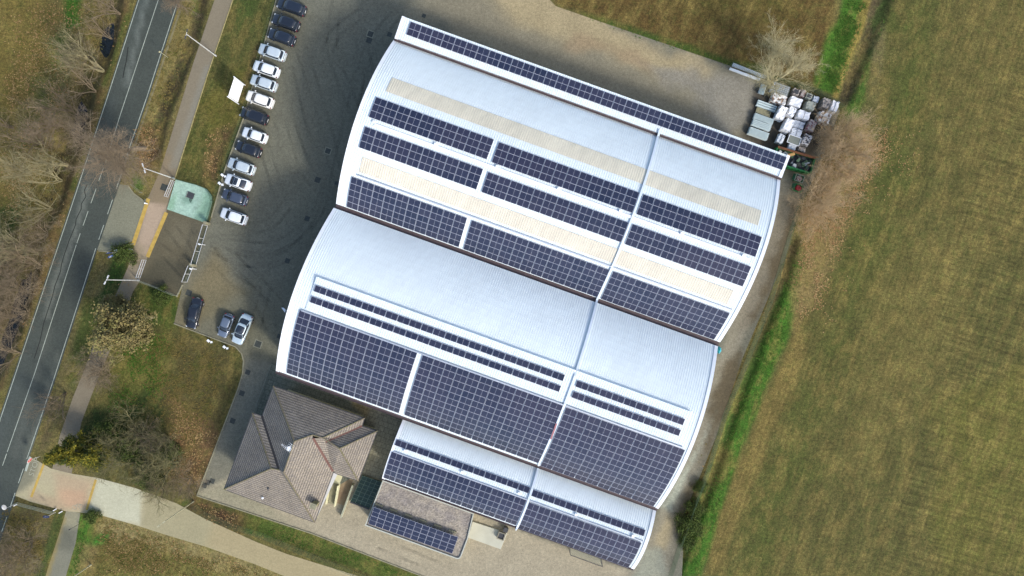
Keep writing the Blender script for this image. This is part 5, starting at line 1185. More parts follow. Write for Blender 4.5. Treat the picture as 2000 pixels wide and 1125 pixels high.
street_lamp(422, 109.5, 364, 66.5, 9.6, (.25, 1), 'street lamp at the edge of the long lawn, level with the first white car')
street_lamp(341, 349, 281, 328.5, 9.0, (.1, -.3), 'street lamp standing at the corner of the pale green concrete pad')
street_lamp(272, 547.5, 208, 546.5, 8.9, (.45, .9), 'street lamp with a double head south of the gateway, by the cycle path')
street_lamp(378, 979.5, 315, 1023.5, 9.6, (.8, .6), 'weathered lamp post at the bend of the service road fence', YPOLE)
street_lamp(178, 1103, 112, 1148, 9.0, (.8, .6), 'street lamp at the bottom edge beside the lower cycle path', YPOLE)
# thin pole at the road edge
b = W(328, 112, 0); o = empty('marker_post', b, 0, 'thin short post beside the upper road, right of the edge line', 'post'); m = MB(); m.tube([b, W(312, 101, 2.6)], .04, 8); m.build('pole', YPOLE, o); m = MB(); q = W(311.5, 101, 2.6); m.box((q.x, q.y, 0), (.3, .06, .3), .6, z0=2.4); m.build('plate', YPOLE, o)
# billboard
bb = empty('billboard', W(468, 181, 0), 0, 'white billboard with faint lettering on two posts, standing on the lawn beside the parked cars', 'billboard')
pA = W(478.5, 166.5, 0); pB = W(466.5, 203.5, 0); zt = 4.3; zb = .75; dAB = (pB-pA).normalized(); nb_ = Vector((-dAB.y, dAB.x, 0)); 
if nb_.x < 0: nb_ = -nb_
for p in (pA, pB): m = MB(); m.box((p.x, p.y, 0), (.12, .12, zt), math.atan2(dAB.y, dAB.x), z0=0); m.build('post', WHITEM, bb)
m = MB(); a = pA+dAB*.1+nb_*.09; b_ = pB-dAB*.1+nb_*.09; m.prism([a+Vector((0, 0, zb)), b_+Vector((0, 0, zb)), b_+nb_*.05+Vector((0, 0, zb)), a+nb_*.05+Vector((0, 0, zb))], [a+Vector((0, 0, zt)), b_+Vector((0, 0, zt)), b_+nb_*.05+Vector((0, 0, zt)), a+nb_*.05+Vector((0, 0, zt))])
pn = m.build('panel', vmat('billboard_white', (.80, .80, .79), .5, .03, .6, bump=0), bb)
FAINT = vmat('faint_print', (.62, .62, .62), .6, .05, bump=0); m = MB(); ux = dAB; org = a+nb_*.056
def mark(x0, z0, x1, z1, w_): 
    A = org+ux*x0+Vector((0, 0, z0)); B = org+ux*x1+Vector((0, 0, z1)); d = (B-A).normalized(); q = d.cross(nb_).normalized()*w_/2; m.poly([A-q, B-q, B+q, A+q])
for z_, n in ((2.35, 14), (1.85, 17), (1.35, 12)):
    for i in range(n):
        x_ = .45+i*.145; hgt = .16 if (i*7) % 5 else .0
        if hgt: mark(x_, z_, x_+.03, z_+hgt, .022); mark(x_, z_+hgt, x_+.08, z_+hgt*.9, .02); mark(x_, z_, x_+.07, z_, .016)
mark(.5, 3.2, 2.2, 3.2, .03); mark(.6, 3.5, 1.6, 3.5, .05); m.build('lettering', FAINT, pn)
# fences : posts, rails and wires of real bars
def fence(pts, h, label, mat, name='wire_fence', step=2.5, wires=5, z0=0, vert=.35, cat='fence', wr=.012):
    P = [W(a, b, 0) for a, b in pts]; o = empty(name, P[0], 0, label, cat); mp = MB(); mw = MB(); n = 0
    for a, b in zip(P, P[1:]):
        L = (b-a).length; k = max(1, int(L/step))
        for i in range(k+(1 if b is P[-1] else 0)):
            q = a.lerp(b, i/k)
            if n < 95: mm = MB(); mm.tube([(q.x, q.y, 0), (q.x, q.y, h)], .03, 5); mm.build('post', mat, o); n += 1
        for w_ in range(wires): z = z0+.08+(h-.1-z0)*w_/(wires-1); mw.bar(a+Vector((0, 0, z)), b+Vector((0, 0, z)), wr*2, wr*2)
        if vert:
            for i in range(int(L/vert)): q = a.lerp(b, i*vert/L); mw.bar((q.x, q.y, z0+.05), (q.x, q.y, h-.03), wr, wr)
    mw.build('mesh', mat, o); return o
fence([(1571, 372), (1556, 404), (1533, 480), (1500, 590), (1457, 700), (1411.6, 810), (1377.6, 923), (1351, 987), (1325, 1063), (1304, 1130)], 1.9, 'long green wire fence between the sheds and the grass bank', FEN, vert=.3, wires=7, step=2.5, wr=.016)
fence([(384, 985), (400, 1000), (451, 1022), (515, 1042), (621, 1086), (730, 1131)], 1.8, 'green wire fence along the service road', FEN, vert=.3, wires=6, wr=.014)
fence([(538, 0), (475, 225), (437, 330), (407, 432)], .9, 'low thin wire fence between the long lawn and the parked cars', FEN, vert=0, wires=3, step=3)
fence([(1640, 212), (1590, 180), (1480, 150), (1425, 128)], 1.8, 'green wire fence behind the stacked pallets and sheet metal', FEN, vert=.25, wires=7, step=2.5)
fence([(272, 548), (312, 562), (345, 577)], 1.5, 'grey-green fence on the south side of the gateway', FENG, vert=.15, wires=3)
fence([(343, 350), (385, 361), (407, 370), (416, 383), (418, 394), (408, 436)], 1.4, 'green wire fence round the back of the pale green pad', FEN, vert=.2, wires=6)
fence([(534, 711), (499, 806)], 1.1, 'metal railing along the left edge of the terrace', FENG, 'railing', vert=.15, wires=2, cat='railing')
fence([(286, 508), (274, 543)], 1.3, 'pale steel handrail beside the cycle path south of the crossing', POLE, 'handrail', vert=0, wires=3, step=1.4, cat='handrail', wr=.03)
fence([(341, 354), (328, 385)], 1.2, 'pale steel handrail beside the cycle path, along the green pad', POLE, 'handrail', vert=0, wires=3, step=1.2, cat='handrail', wr=.03)
fence([(34, 981), (106, 1000)], 1.0, 'grey railing over the ditch at the junction in the bottom left', FENG, 'railing', vert=.14, wires=3, cat='railing', wr=.02)
fence([(260, 362), (278, 377)], .9, 'short railing on the verge at the entrance corner', FENG, 'railing', vert=0, wires=2, step=1, cat='railing')
# sliding gate and small gate
def gate(pts, h, label, n):
    A, B = [W(*p, 0) for p in pts]; o = empty('metal_gate', A, 0, label, 'gate'); d = B-A
    for nm, z in (('top_rail', h), ('bottom_rail', .15)): m = MB(); m.bar(A+Vector((0, 0, z)), B+Vector((0, 0, z)), .07, .07); m.build(nm, POLE, o)
    for i in range(n+1): q = A+d*i/n; m = MB(); m.bar((q.x, q.y, .1), (q.x, q.y, h), .07, .07); m.build('upright', POLE, o)
    m = MB(); k = int(d.length/.14)
    for i in range(k): q = A+d*i/k; m.bar((q.x, q.y, .15), (q.x, q.y, h), .02, .02)
    m.build('bars', FEN, o)
gate(((406, 441), (383.5, 517)), 1.85, 'long grey sliding gate at the end of the gateway paving', 3); gate(((378, 520), (366, 551)), 1.85, 'narrow grey pedestrian gate just below the sliding gate', 2)
for px, py, hh, lb in ((408.5, 437, 1.5, 'pale gate pillar at the north end of the sliding gate'), (381.5, 518.5, 1.6, 'pale gate pillar between the two gates')):
    q = W(px, py, 0); m = MB(); m.box((q.x, q.y, 0), (.4, .4, hh), TH, z0=0); m.box((q.x, q.y, 0), (.48, .48, .08), TH, z0=hh); tag(m.build('gate_pillar', KC), lb, 'pillar')
for px, py, lb in ((390, 477, 'small white lamp on the sliding gate'), (373, 525, 'white intercom box by the pedestrian gate')):
    q = W(px, py, 1.9); m = MB(); m.box((q.x, q.y, 0), (.28, .2, .3), TH, z0=1.86); m.box((q.x, q.y, 0), (.07, .07, 1.86), TH, z0=0); tag(m.build('gate_box', WHITEM), lb, 'box')
# path and gate details
cv = empty('pad_cover', W(372, 382, .15), TH, 'dark square cover with a wet stain on the pale green pad', 'cover'); q = W(372, 381.5, .15); m = MB(); m.box((q.x, q.y, 0), (1.15, .95, .06), TH, z0=.155); m.build('lid', DGREY, cv)
m = MB(); m.box((q.x-.55, q.y+.1, 0), (.08, .95, .1), TH, z0=.155); m.build('hinge', FENG, cv)
q = W(372, 391, .15); m = MB(); rr = random.Random(5); ring = [q+Vector((math.cos(a*.52)*.22*rr.uniform(.6, 1.4), math.sin(a*.52)*.34*rr.uniform(.6, 1.4), .007)) for a in range(12)]; m.poly(ring); m.build('wet_stain', vmat('wet', C(90, 112, 104), .3, .1), cv)
# manholes
MHM = vmat('manhole_iron', C(74, 76, 76), .7, .3, 4); MHF = vmat('manhole_frame', C(146, 142, 130), .85, .2, 3)
for px, py, s, fr, lb in ((723.6, 66.5, .85, 1, 'square manhole with pale frame near the north end of the yard'), (721, 79, .85, 0, 'dark square manhole touching the pale framed one in the north of the yard'), (761, 67.5, .7, 0, 'small dark manhole just left of the shed corner at the north'),
        (828, 31, .6, 0, 'small dark manhole north of the narrow roof strip'), (640.5, 295, .8, 1, 'square manhole with pale frame beside the largest shed'), (620.5, 351.5, .85, 0, 'dark square manhole left of the largest shed corner'), (658, 358, .6, 0, 'small drain cover against the wall of the largest shed'),
        (600, 427, .75, 0, 'dark manhole beside the middle shed, level with the last white car'), (561.5, 509.5, .75, 0, 'dark manhole on the yard level with the pedestrian gate'), (546, 657, .7, 0, 'small dark manhole against the middle shed wall'),
        (504, 672, .95, 1, 'large grey manhole right of the lawn corner'), (484, 727, .75, 0, 'brown manhole beside the lawn curve'), (472.5, 768, .8, 0, 'dark manhole left of the terrace railing'), (454.5, 822, .8, 0, 'dark manhole left of the tiled house'),
        (414.6, 939.5, .75, 0, 'rightmost of three manholes at the corner of the yard by the house'), (406, 942, .75, 0, 'middle one of three manholes at the corner of the yard by the house'), (399.5, 948, .75, 0, 'leftmost of three manholes at the corner of the yard by the house'),
        (369, 572, .9, 0, 'dark drain cover beside the black saloon'), (320.5, 366, 1.0, 0, 'bluish grey cover on the cycle path beside the handrail')):
    q = W(px, py, 0); zz = .066 if 470 < px < 478 else .026
    root = empty('manhole_cover', Vector((q.x, q.y, .02)), TH, lb, 'manhole cover', 'manhole covers in the paving'); m = MB(); m.box((q.x, q.y, 0), (s, s, .02), TH, z0=.022); m.build('lid', MHM, root)
    if fr:
        m = MB()
        for dx, dy, a, b_ in ((-1, 0, .14, s+.28), (1, 0, .14, s+.28), (0, -1, s, .14), (0, 1, s, .14)): c_ = q+UX*dx*(s/2+.07)+VX*dy*(s/2+.07); m.box((c_.x, c_.y, 0), (a, b_, .014), TH, z0=.022)
        m.build('frame', MHF, root)
# low garden floodlights, bollards, wall floodlight
for px, py, lb in ((411.5, 665, 'white floodlight on a low bracket at the lawn edge below the black saloon'), (442.5, 677, 'white floodlight at the lawn edge below the pearl car'), (438.5, 343, 'white floodlight in front of the white car with a glass roof'), (433, 359, 'pale box light at the kerb beside the glass-roofed white car')):
    q = W(px, py, 0); o = empty('floodlight', q, TH, lb, 'floodlight'); m = MB(); m.tube([q, q+Vector((0, 0, .5))], .04, 6); m.build('bracket', DGREY, o)
    m = MB(); m.box((q.x-.1, q.y, 0), (.42, .34, .16), TH-.4, z0=.5); m.box((q.x+.32, q.y-.22, 0), (.3, .3, .14), TH+.5, z0=.42); m.build('lamp_head', WHITEM, o)
for px, py, lb in ((257.8, 487.3, 'small white bollard beside the cycle path, upper of two'), (256.2, 494, 'small white bollard beside the cycle path, lower of two'), (288, 398, 'white bollard top at the start of the yellow band')):
    q = W(px, py, 0); m = MB(); m.lathe((q.x, q.y, 0), [(.09, 0), (.09, .7), (.12, .72), (.11, .84), (.04, .88)], 10); tag(m.build('bollard', WHITEM), lb, 'bollard')
q = W(556, 606, 6.2); o = empty('wall_floodlight', q, 0, 'white floodlight on a bracket sticking out of the middle shed wall', 'floodlight'); m = MB(); m.bar(q+Vector((.5, -.1, 0)), q, .06, .06); m.build('bracket', WHITEM, o)
m = MB(); m.prism([q+Vector(v_) for v_ in ((-.35, .35, .1), (.1, -.3, .1), (.15, .1, .1), (-.1, .3, .1))], [q+Vector(v_) for v_ in ((-.4, .4, .25), (.12, -.34, .25), (.22, .12, .25), (-.1, .38, .25))]); m.build('lamp_head', WHITEM, o)
# traffic signs
BLUE = vmat('sign_blue', C(40, 84, 170), .5, .05, bump=0); REDS = vmat('sign_red', C(190, 40, 44), .5, .05, bump=0); WS = vmat('sign_white', (.78, .78, .78), .5, .03, bump=0)
def disc(c, n, r, t, mat, name, parent, k=24, r_in=0):
    n = n.normalized(); x = n.cross(Vector((0, 0, 1))).normalized(); y = x.cross(n); m = MB(); ro_ = [c+(x*math.cos(2*math.pi*(j+.5)/k)+y*math.sin(2*math.pi*(j+.5)/k))*r for j in range(k)]; m.prism([p-n*t/2 for p in ro_], [p+n*t/2 for p in ro_]); return m.build(name, mat, parent)
def sign(px, py, h, n, kind, label):
    b = W(px, py, 0); o = empty('traffic_sign', b, 0, label, 'road sign'); m = MB(); m.tube([b, b+Vector((0, 0, h))], .03, 8); m.build('post', POLE, o); n = Vector((*n, 0)).normalized(); c = b+Vector((0, 0, h-.35))+n*.06
    if kind == 'stop':
        disc(c, n, .45, .02, WS, 'rim', o, 8); p = disc(c+n*.004, n, .41, .02, REDS, 'plate', o, 8)
        t = text_mesh('lettering', 'STOP', .27, (0, 0, 0), 0, WS, 1, 1.2); x = Vector((0, 0, 1)).cross(n).normalized(); M = Matrix(((x.x, 0, n.x), (x.y, 0, n.y), (x.z, 1, n.z))).to_4x4(); M.translation = c+n*.02
        t.parent = p; t.matrix_local = wm(p).inverted() @ M
    elif kind == 'ring':
        disc(c, n, .42, .02, BLUE, 'plate', o); x = Vector((0, 0, 1)).cross(n).normalized(); m = MB()
        for a, b_ in (((-.2, .1), (-.2, -.12)), ((-.2, -.12), (0, -.26)), ((.2, .1), (.2, -.12)), ((-.05, .2), (-.05, -.1)), ((.08, .2), (.08, -.1))): m.bar(c+n*.016+x*a[0]+Vector((0, 0, a[1])), c+n*.016+x*b_[0]+Vector((0, 0, b_[1])), .05, .01)
        m.build('symbol', WS, o)
    elif kind == 'edge': m = MB(); x = Vector((0, 0, 1)).cross(n).normalized(); m.prism([c-x*.3+Vector((0, 0, -.3)), c+x*.3+Vector((0, 0, -.3)), c+x*.3+n*.03+Vector((0, 0, -.3)), c-x*.3+n*.03+Vector((0, 0, -.3))], [c-x*.3+Vector((0, 0, .3)), c+x*.3+Vector((0, 0, .3)), c+x*.3+n*.03+Vector((0, 0, .3)), c-x*.3+n*.03+Vector((0, 0, .3))]); m.build('plate', BLUE, o)
    return o
sign(78, 891.5, 2.7, (.86, -.5), 'stop', 'red and white stop sign at the mouth of the service road')
sign(232, 495, 3.0, (.2, -1), 'edge', 'post with a square blue sign on the verge below the entrance')
sign(229.5, 501.5, 2.3, (.6, -.8), 'ring', 'round blue cycle sign beside the square one below the entrance')
sign(109, 1000.5, 2.6, (.3, .95), 'ring', 'round blue sign at the end of the railing in the bottom left')
mr = empty('traffic_mirror', W(29, 985, 0), 0, 'road mirror on a pole at the junction edge in the bottom left', 'mirror'); b = W(29, 985, 0); tp = W(8, 991, 2.6); m = MB(); m.tube([b, Vector((b.x, b.y, 2.4)), tp], .03, 8); m.build('pole', POLE, mr); disc(tp, Vector((.8, .5, 0)), .4, .08, WS, 'mirror_disc', mr)
for px, py, lb in ((106, 996.5, 'white guide post at the right end of the junction railing'), (117.5, 1001, 'white guide post nearest the lower cycle path'), (29.5, 987, 'white guide post at the left end of the junction railing')):
    q = W(px, py, 0); d = Vector((.55, .3, 0)); m = MB(); m.bar(q+Vector((0, 0, .1)), q+d+Vector((0, 0, .35)), .14, .1); m.bar(q, q+Vector((0, 0, .3)), .1, .1); tag(m.build('guide_post', WS), lb, 'guide post')
b = W(156, 1023, 0); m = MB(); m.tube([b, b+Vector((0, 0, 2.4))], .03, 8); m.tube([b+Vector((0, 0, 2.3)), b+Vector((0, 0, 2.7))], .07, 8); tag(m.build('post', DGREY), 'dark thin post standing beside the lower cycle path', 'post')
v_ = empty('white_reflector', W(229, 491, 0), 0, 'white box sign head above the dark bush near the entrance', 'sign'); q = W(226, 490, 1.6); m = MB(); m.tube([(q.x+.1, q.y, 0), (q.x+.1, q.y, 1.5)], .03, 6); m.build('post', POLE, v_); m = MB(); m.box((q.x, q.y, 0), (.42, .36, .1), .3, z0=1.5); m.build('plate', WS, v_)

# ------------------------------------------------------------------ storage yard
def crumple(mb, seed, amt):
    rd = random.Random(seed); mb.v = [(x+rd.gauss(0, amt), y+rd.gauss(0, amt), z+rd.gauss(0, amt)) for x, y, z in mb.v]
def holes(name, base, dark, sc, th, scl=(1, 1, 1)):
    g = G(name); v = g.coord(scl); f = g.noise(v, sc, 3, .6); g.out(g.mix(g.ramp(f, th, th+.04), base, dark), .6, 0, .3); g.bump(g.noise(v, 4, 4), .5, .06); return g.m
WRAP = holes('wrap_white', (.76, .77, .78), (.30, .27, .24), 2.4, .66); WRAPH = holes('wrap_white_torn', (.78, .79, .80), (.02, .02, .02), 3.2, .60); WRAPR = holes('wrap_rusty', (.60, .60, .58), (.16, .09, .06), 1.8, .52)
STONE = holes('stone_pallet', (.30, .27, .24), (.07, .06, .06), 3.5, .55); OLIVE = holes('olive_block', (.30, .32, .27), (.16, .17, .14), 2, .55); LGREY = holes('light_grey_box', (.50, .54, .58), (.2, .22, .24), 3, .62)
STONEW = holes('stone_white_black', (.50, .48, .46), (.03, .03, .035), 3.6, .50); STRAP = vmat('strap', (.12, .12, .12), .7, .1); WOOD = vmat('pallet_wood', C(150, 120, 84), .9, .25, 4)
REDST = holes('stone_red', (.32, .28, .26), (.14, .03, .04), 2.6, .54)
def pallet_load(px, py, lu, lv, h, mat, label, straps=0, dark=None, rot=0, seed=0, extra=None):
    q = W(px, py, h); b = Vector((q.x, q.y, 0)); o = empty('wrapped_pallet', b, TH+rot, label, 'pallet load', 'loads stacked in the storage corner')
    m = MB()
    for s in (-.42, 0, .42): m.box((0, s*lv, 0), (lu, .1, .09), 0, z0=.02)
    for s in range(5): m.box(((s/4-.5)*(lu-.1), 0, 0), (.09, lv, .03), 0, z0=.11)
    m.build('pallet', WOOD, o, local=True)
    m = MB(); nx_, ny_, nz_ = 5, 5, 4; rd = random.Random(seed); P = {}
    sh = rd.uniform(.90, .97)
    for k in range(nz_+1):
        t = k/nz_; sc = 1-(1-sh)*t
        for i in range(nx_+1):
            for j in range(ny_+1):
                if k in (0, nz_) or i in (0, nx_) or j in (0, ny_):
                    e = .02+.02*(k == nz_); P[i, j, k] = len(m.v); m.v.append(((i/nx_-.5)*lu*.97*sc+rd.gauss(0, e), (j/ny_-.5)*lv*.97*sc+rd.gauss(0, e), .15+(h-.15)*t+rd.gauss(0, e)))
    for i in range(nx_):
        for j in range(ny_): m.face(P[i, j, nz_], P[i+1, j, nz_], P[i+1, j+1, nz_], P[i, j+1, nz_])
    for k in range(nz_):
        for i in range(nx_): m.face(P[i, 0, k], P[i+1, 0, k], P[i+1, 0, k+1], P[i, 0, k+1]); m.face(P[i+1, ny_, k], P[i, ny_, k], P[i, ny_, k+1], P[i+1, ny_, k+1])
        for j in range(ny_): m.face(P[0, j+1, k], P[0, j, k], P[0, j, k+1], P[0, j+1, k+1]); m.face(P[nx_, j, k], P[nx_, j+1, k], P[nx_, j+1, k+1], P[nx_, j, k+1])
    m.build('load', mat, o, local=True)
    if straps:
        m = MB()
        for s in ((0,) if straps == 1 else (-.2, .25)):
            w_ = .05
            for a, b_ in (((s*lu, -lv/2-.02, .2), (s*lu, -lv/2*sh-.0, h+.03)), ((s*lu, -lv/2*sh, h+.04), (s*lu, lv/2*sh, h+.04)), ((s*lu, lv/2*sh, h+.03), (s*lu, lv/2+.02, .2))): m.bar(a, b_, w_, .02)
        if straps > 1: m.bar((-lu/2*sh, 0, h+.05), (lu/2*sh, 0, h+.05), .05, .02)
        m.build('strap', STRAP, o, local=True)
    if extra == 'hollow':
        m = MB(); m.box((0, 0, 0), (lu*.55, lv*.55, .03), 0, z0=h+.02); m.build('dark_opening', DGREY, o, local=True)
    if extra == 'seam':
        m = MB(); m.box((.05, 0, 0), (.03, lv*.92, .02), 0, z0=h+.03); m.build('seam', STRAP, o, local=True)
    return o
for a in ((1522.8, 192.8, 2.45, 1.5, 1.3, WRAPR, 'large white wrapped load with rust stains below the gridded sheet stack', 0, None, 0, 1), (1554.9, 198.7, 1.9, 1.4, 1.3, WRAP, 'clean white wrapped load right of the rust stained one', 0, None, 0, 2),
          (1555.7, 179.3, 1.15, 1.1, 1.1, STONE, 'brown stone pallet with a round hollow in its top, behind the white loads', 0, None, 0, 3, 'hollow'), (1569, 181.8, .75, 1.15, 1.0, REDST, 'narrow reddish brown load beside the brown stone pallet', 0, None, 0, 4),
          (1580.7, 187.7, 1.05, .9, 1.0, OLIVE, 'small grey-brown crate with a dark open top', 0, None, 0, 5, 'hollow'), (1594, 193.6, .9, .9, 1.0, LGREY, 'small light grey box above the olive block', 0, None, 0, 6), (1583.6, 206.3, 1.5, 1.3, 1.5, OLIVE, 'olive grey concrete block load in the middle of the stack', 0, None, 0, 7),
          (1614, 201, 1.15, 1.6, 1.6, STONE, 'tall brown load with a ragged top, second from the right end', 0, None, 0, 8), (1631, 207, 1.15, 1.75, 1.4, WRAP, 'white load split by a strap at the far right of the storage corner', 1, None, 0, 9),
          (1611.5, 229, 1.9, 1.7, 1.7, WRAPR, 'large pale load crossed by dark straps at the right', 2, None, 0, 10), (1527.8, 219.8, 1.3, 2.2, 1.5, WRAPH, 'tall white load with black holes at its upper end', 0, None, -.08, 11),
          (1547, 218, 1.15, 1.6, 1.2, WRAPH, 'flat white load peppered with small black holes', 0, None, -.1, 12), (1571, 224, 1.95, 1.3, 1.5, WRAP, 'white boxy load with a dark mark and blue-grey corner', 1, None, .05, 13),
          (1541, 243.5, 1.3, 2.1, 1.7, WRAP, 'tallest clean white load beside the stacked roof sheets', 0, None, -.12, 14), (1560.8, 243.4, 1.7, 1.1, .8, LGREY, 'low pale load with two square lids', 0, None, 0, 15, 'seam'),
          (1586, 245, 1.25, 1.8, 1.4, REDST, 'stone load with dark red pieces at the right edge', 0, None, -.12, 17), (1576.8, 273, 1.3, 1.85, 1.4, STONEW, 'stone load with a black and white jumble on top', 0, None, -.1, 18),
          (1525.8, 270.5, 1.0, 1.55, 1.1, LGREY, 'small blue-white load standing alone near the shed roof', 1, None, -.1, 19), (1548, 287, 1.2, .9, .9, LGREY, 'plain pale blue-grey load against the rusty beam', 0, None, 0, 20), (1566.7, 291.6, 1.2, .75, .9, STONE, 'dark wooden load at the rusty beam', 0, None, 0, 21)):
    pallet_load(*a[:11], extra=a[11] if len(a) > 11 else None)
tr_ = pallet_load(1556, 259, 1.75, 1.3, 1.1, LGREY, 'pale load with a grey mesh tray lying against its lower side', 1, None, 0, 16)
q = W(1551, 274, 1.15); m = MB(); m.box((q.x, q.y, 0), (1.85, 1.2, .04), TH, z0=1.12); m.build('mesh_tray', vmat('mesh_grey', C(140, 142, 140), .7, .15, 8), tr_)
m = MB()
for dx, dy, a, b_ in ((-.95, 0, .07, 1.3), (.95, 0, .07, 1.3), (0, -.63, 1.9, .07), (0, .63, 1.9, .07)): c_ = q+UX*dx+VX*dy; m.box((c_.x, c_.y, 0), (a, b_, .12), TH, z0=1.12)
m.build('tray_rim', WHITEM, tr_)
SH1 = vmat('sheet_blue_green', (.50, .60, .62), .4, .1, 2, metal=0, bump=.05); SH2 = vmat('sheet_beige', C(176, 168, 146), .7, .2, 3)
def sheet_stack(px, py, lu, lv, h, mat, label, n=5, along=True, grid=False):
    q = W(px, py, h); o = empty('sheet_stack', Vector((q.x, q.y, 0)), TH, label, 'sheet stack', 'bundles of roof sheets in the storage corner'); rd = random.Random(int(px*7+py)); m = MB()
    for s in (-.35, .35):
        if along: m.box((s*lu, 0, 0), (.1, lv, .12), 0, z0=.02)
        else: m.box((0, s*lv, 0), (lu, .1, .12), 0, z0=.02)
    m.build('bearer', WOOD, o, local=True)
    for k in range(3):                       # layers, the top one shows its ribs
        m = MB(); z0 = .14+(h-.14)*k/3; dz = (h-.14)/3-.03; off = rd.uniform(-.06, .06)
        for i in range(n):
            if along: y_ = (i/(n-1)-.5)*lv*.88; m.prism([(-lu/2+off, y_-lv/n*.44, z0), (lu/2+off, y_-lv/n*.44, z0), (lu/2+off, y_+lv/n*.44, z0), (-lu/2+off, y_+lv/n*.44, z0)], [(-lu/2+off, y_-lv/n*.1, z0+dz), (lu/2+off, y_-lv/n*.1, z0+dz), (lu/2+off, y_+lv/n*.1, z0+dz), (-lu/2+off, y_+lv/n*.1, z0+dz)])
            else: x_ = (i/(n-1)-.5)*lu*.88; m.prism([(x_-lu/n*.44, -lv/2+off, z0), (x_+lu/n*.44, -lv/2+off, z0), (x_+lu/n*.44, lv/2+off, z0), (x_-lu/n*.44, lv/2+off, z0)], [(x_-lu/n*.1, -lv/2+off, z0+dz), (x_+lu/n*.1, -lv/2+off, z0+dz), (x_+lu/n*.1, lv/2+off, z0+dz), (x_-lu/n*.1, lv/2+off, z0+dz)])
        m.build('sheet_layer', mat, o, local=True)
    if grid:
        m = MB()
        for i in range(6): m.bar((-lu/2, (i/5-.5)*lv, h+.03), (lu/2, (i/5-.5)*lv, h+.03), .05, .04)
        for i in range(9): m.bar(((i/8-.5)*lu, -lv/2, h+.06), ((i/8-.5)*lu, lv/2, h+.06), .04, .04)
        m.build('grid_bars', FENG, o, local=True)
    return o
sheet_stack(1499, 206, 3.1, .8, .8, SH1, 'topmost long bundle of pale green roof sheets', 3); sheet_stack(1491.5, 218, 2.3, .75, .5, SH2, 'low beige and brown sheet bundle under the topmost green one', 4)
sheet_stack(1493, 231.6, 3.1, .85, .9, SH1, 'third bundle of roof sheets, with fine close ribs', 7); sheet_stack(1488, 243.4, 3.0, .85, .9, SH1, 'fourth bundle of roof sheets, with a broad flat centre', 4); sheet_stack(1482, 260, 3.1, 1.15, .9, SH1, 'southernmost and widest bundle of roof sheets, nearest the shed', 6)
sheet_stack(1524.5, 173.3, 2.7, 1.5, 1.0, LGREY, 'gridded pale blue stack under the branches of the round bare tree', 6, grid=True); sheet_stack(1490.7, 173.3, .75, 1.5, .8, SH1, 'small bundle lying crosswise below the long beams', 4, along=False)
for (a, b_, c_, d_, lb) in ((1431, 126, 1496, 151, 'upper long white steel beam at the edge of the north field'), (1425, 134, 1484, 156, 'lower long white steel beam with open lattice')):
    A = W(a, b_, .3); B = W(c_, d_, .3); o = empty('steel_beam', A, 0, lb, 'beam'); m = MB()
    for dz in (0, .34): m.bar(A+Vector((0, 0, dz-.2)), B+Vector((0, 0, dz-.2)), .42 if b_ < 130 else .3, .05)
    m.build('flange', vmat('beam_paint', (.6, .66, .7), .5, .1), o); m = MB(); n = 14
    for i in range(n): m.bar(A.lerp(B, i/n)+Vector((0, 0, -.18)), A.lerp(B, (i+1)/n)+Vector((0, 0, .12)) if i % 2 else A.lerp(B, (i+.9)/n)+Vector((0, 0, .1)), .05, .05)
    m.build('lattice', FENG, o)
# open waste container
CG = vmat('container_green', C(44, 120, 72), .55, .15, 1); RUST = vmat('rust', C(132, 84, 58), .85, .25, 2, c2=C(100, 64, 48))
c0 = W(1519, 287, 1.6); c1 = W(1592, 309, 1.6); c2 = W(1583.5, 338, 1.6); c3 = W(1510, 316, 1.6)
sk = empty('waste_container', Vector(((c0.x+c2.x)/2, (c0.y+c2.y)/2, 0)), TH, 'long open green container full of scrap beside the shed corner', 'container'); m = MB(); cs = [c0, c1, c2, c3]
for i in range(4):
    a, b_ = cs[i], cs[(i+1) % 4]; a0 = Vector((a.x, a.y, .15)); b0 = Vector((b_.x, b_.y, .15)); d = (b_-a).normalized(); nn_ = Vector((-d.y, d.x, 0))*.05; m.prism([a0-nn_, b0-nn_, b0+nn_, a0+nn_], [a-nn_, b_-nn_, b_+nn_, a+nn_])
m.prism([Vector((p.x, p.y, .1)) for p in cs][::-1], [Vector((p.x, p.y, .2)) for p in cs][::-1]); m.build('wall', CG, sk)
m = MB()
for i in (1, 2, 3):
    a, b_ = cs[i], cs[(i+1) % 4]; m.bar(a, b_, .16, .12)
    n = 7 if i != 1 else 3
    d = (b_-a).normalized(); out_ = Vector((d.y, -d.x, 0))*.1
    out_ = out_ if (out_.dot(Vector(((a.x+b_.x)/2, (a.y+b_.y)/2, 0))-Vector((sk.location.x, sk.location.y, 0)))) > 0 else -out_
    for k in range(1, n): q = a.lerp(b_, k/n)+out_; m.bar((q.x, q.y, .15), (q.x, q.y, 1.6), .12, .1)
m.build('rim', CG, sk); m = MB(); m.bar(c0+Vector((0, 0, .06)), c1+Vector((0, 0, .06)), .32, .22); m.build('rusty_beam', RUST, sk)
cols_ = [vmat('scrap_a', (.05, .055, .06), .7, .3), vmat('scrap_b', (.42, .45, .44), .6, .2), vmat('scrap_c', C(110, 135, 112), .7, .2), vmat('scrap_d', C(70, 74, 70), .7, .2)]
rd = random.Random(8)
for i in range(46):
    u_, v__ = rd.random(), rd.random(); p = c0.lerp(c1, .05+.9*u_).lerp(c3.lerp(c2, .05+.9*u_), .12+.74*v__); z = rd.uniform(.75, 1.25); m = MB(); k = i % 4
    m.box((0, 0, 0), (rd.uniform(.2, .7), rd.uniform(.15, .5), rd.uniform(.1, .35)), rd.uniform(0, 3)); crumple(m, i, .06)
    m.v = [(x_+p.x, y_+p.y, z_+z) for x_, y_, z_ in m.v]; m.build('scrap_piece', cols_[k], sk)
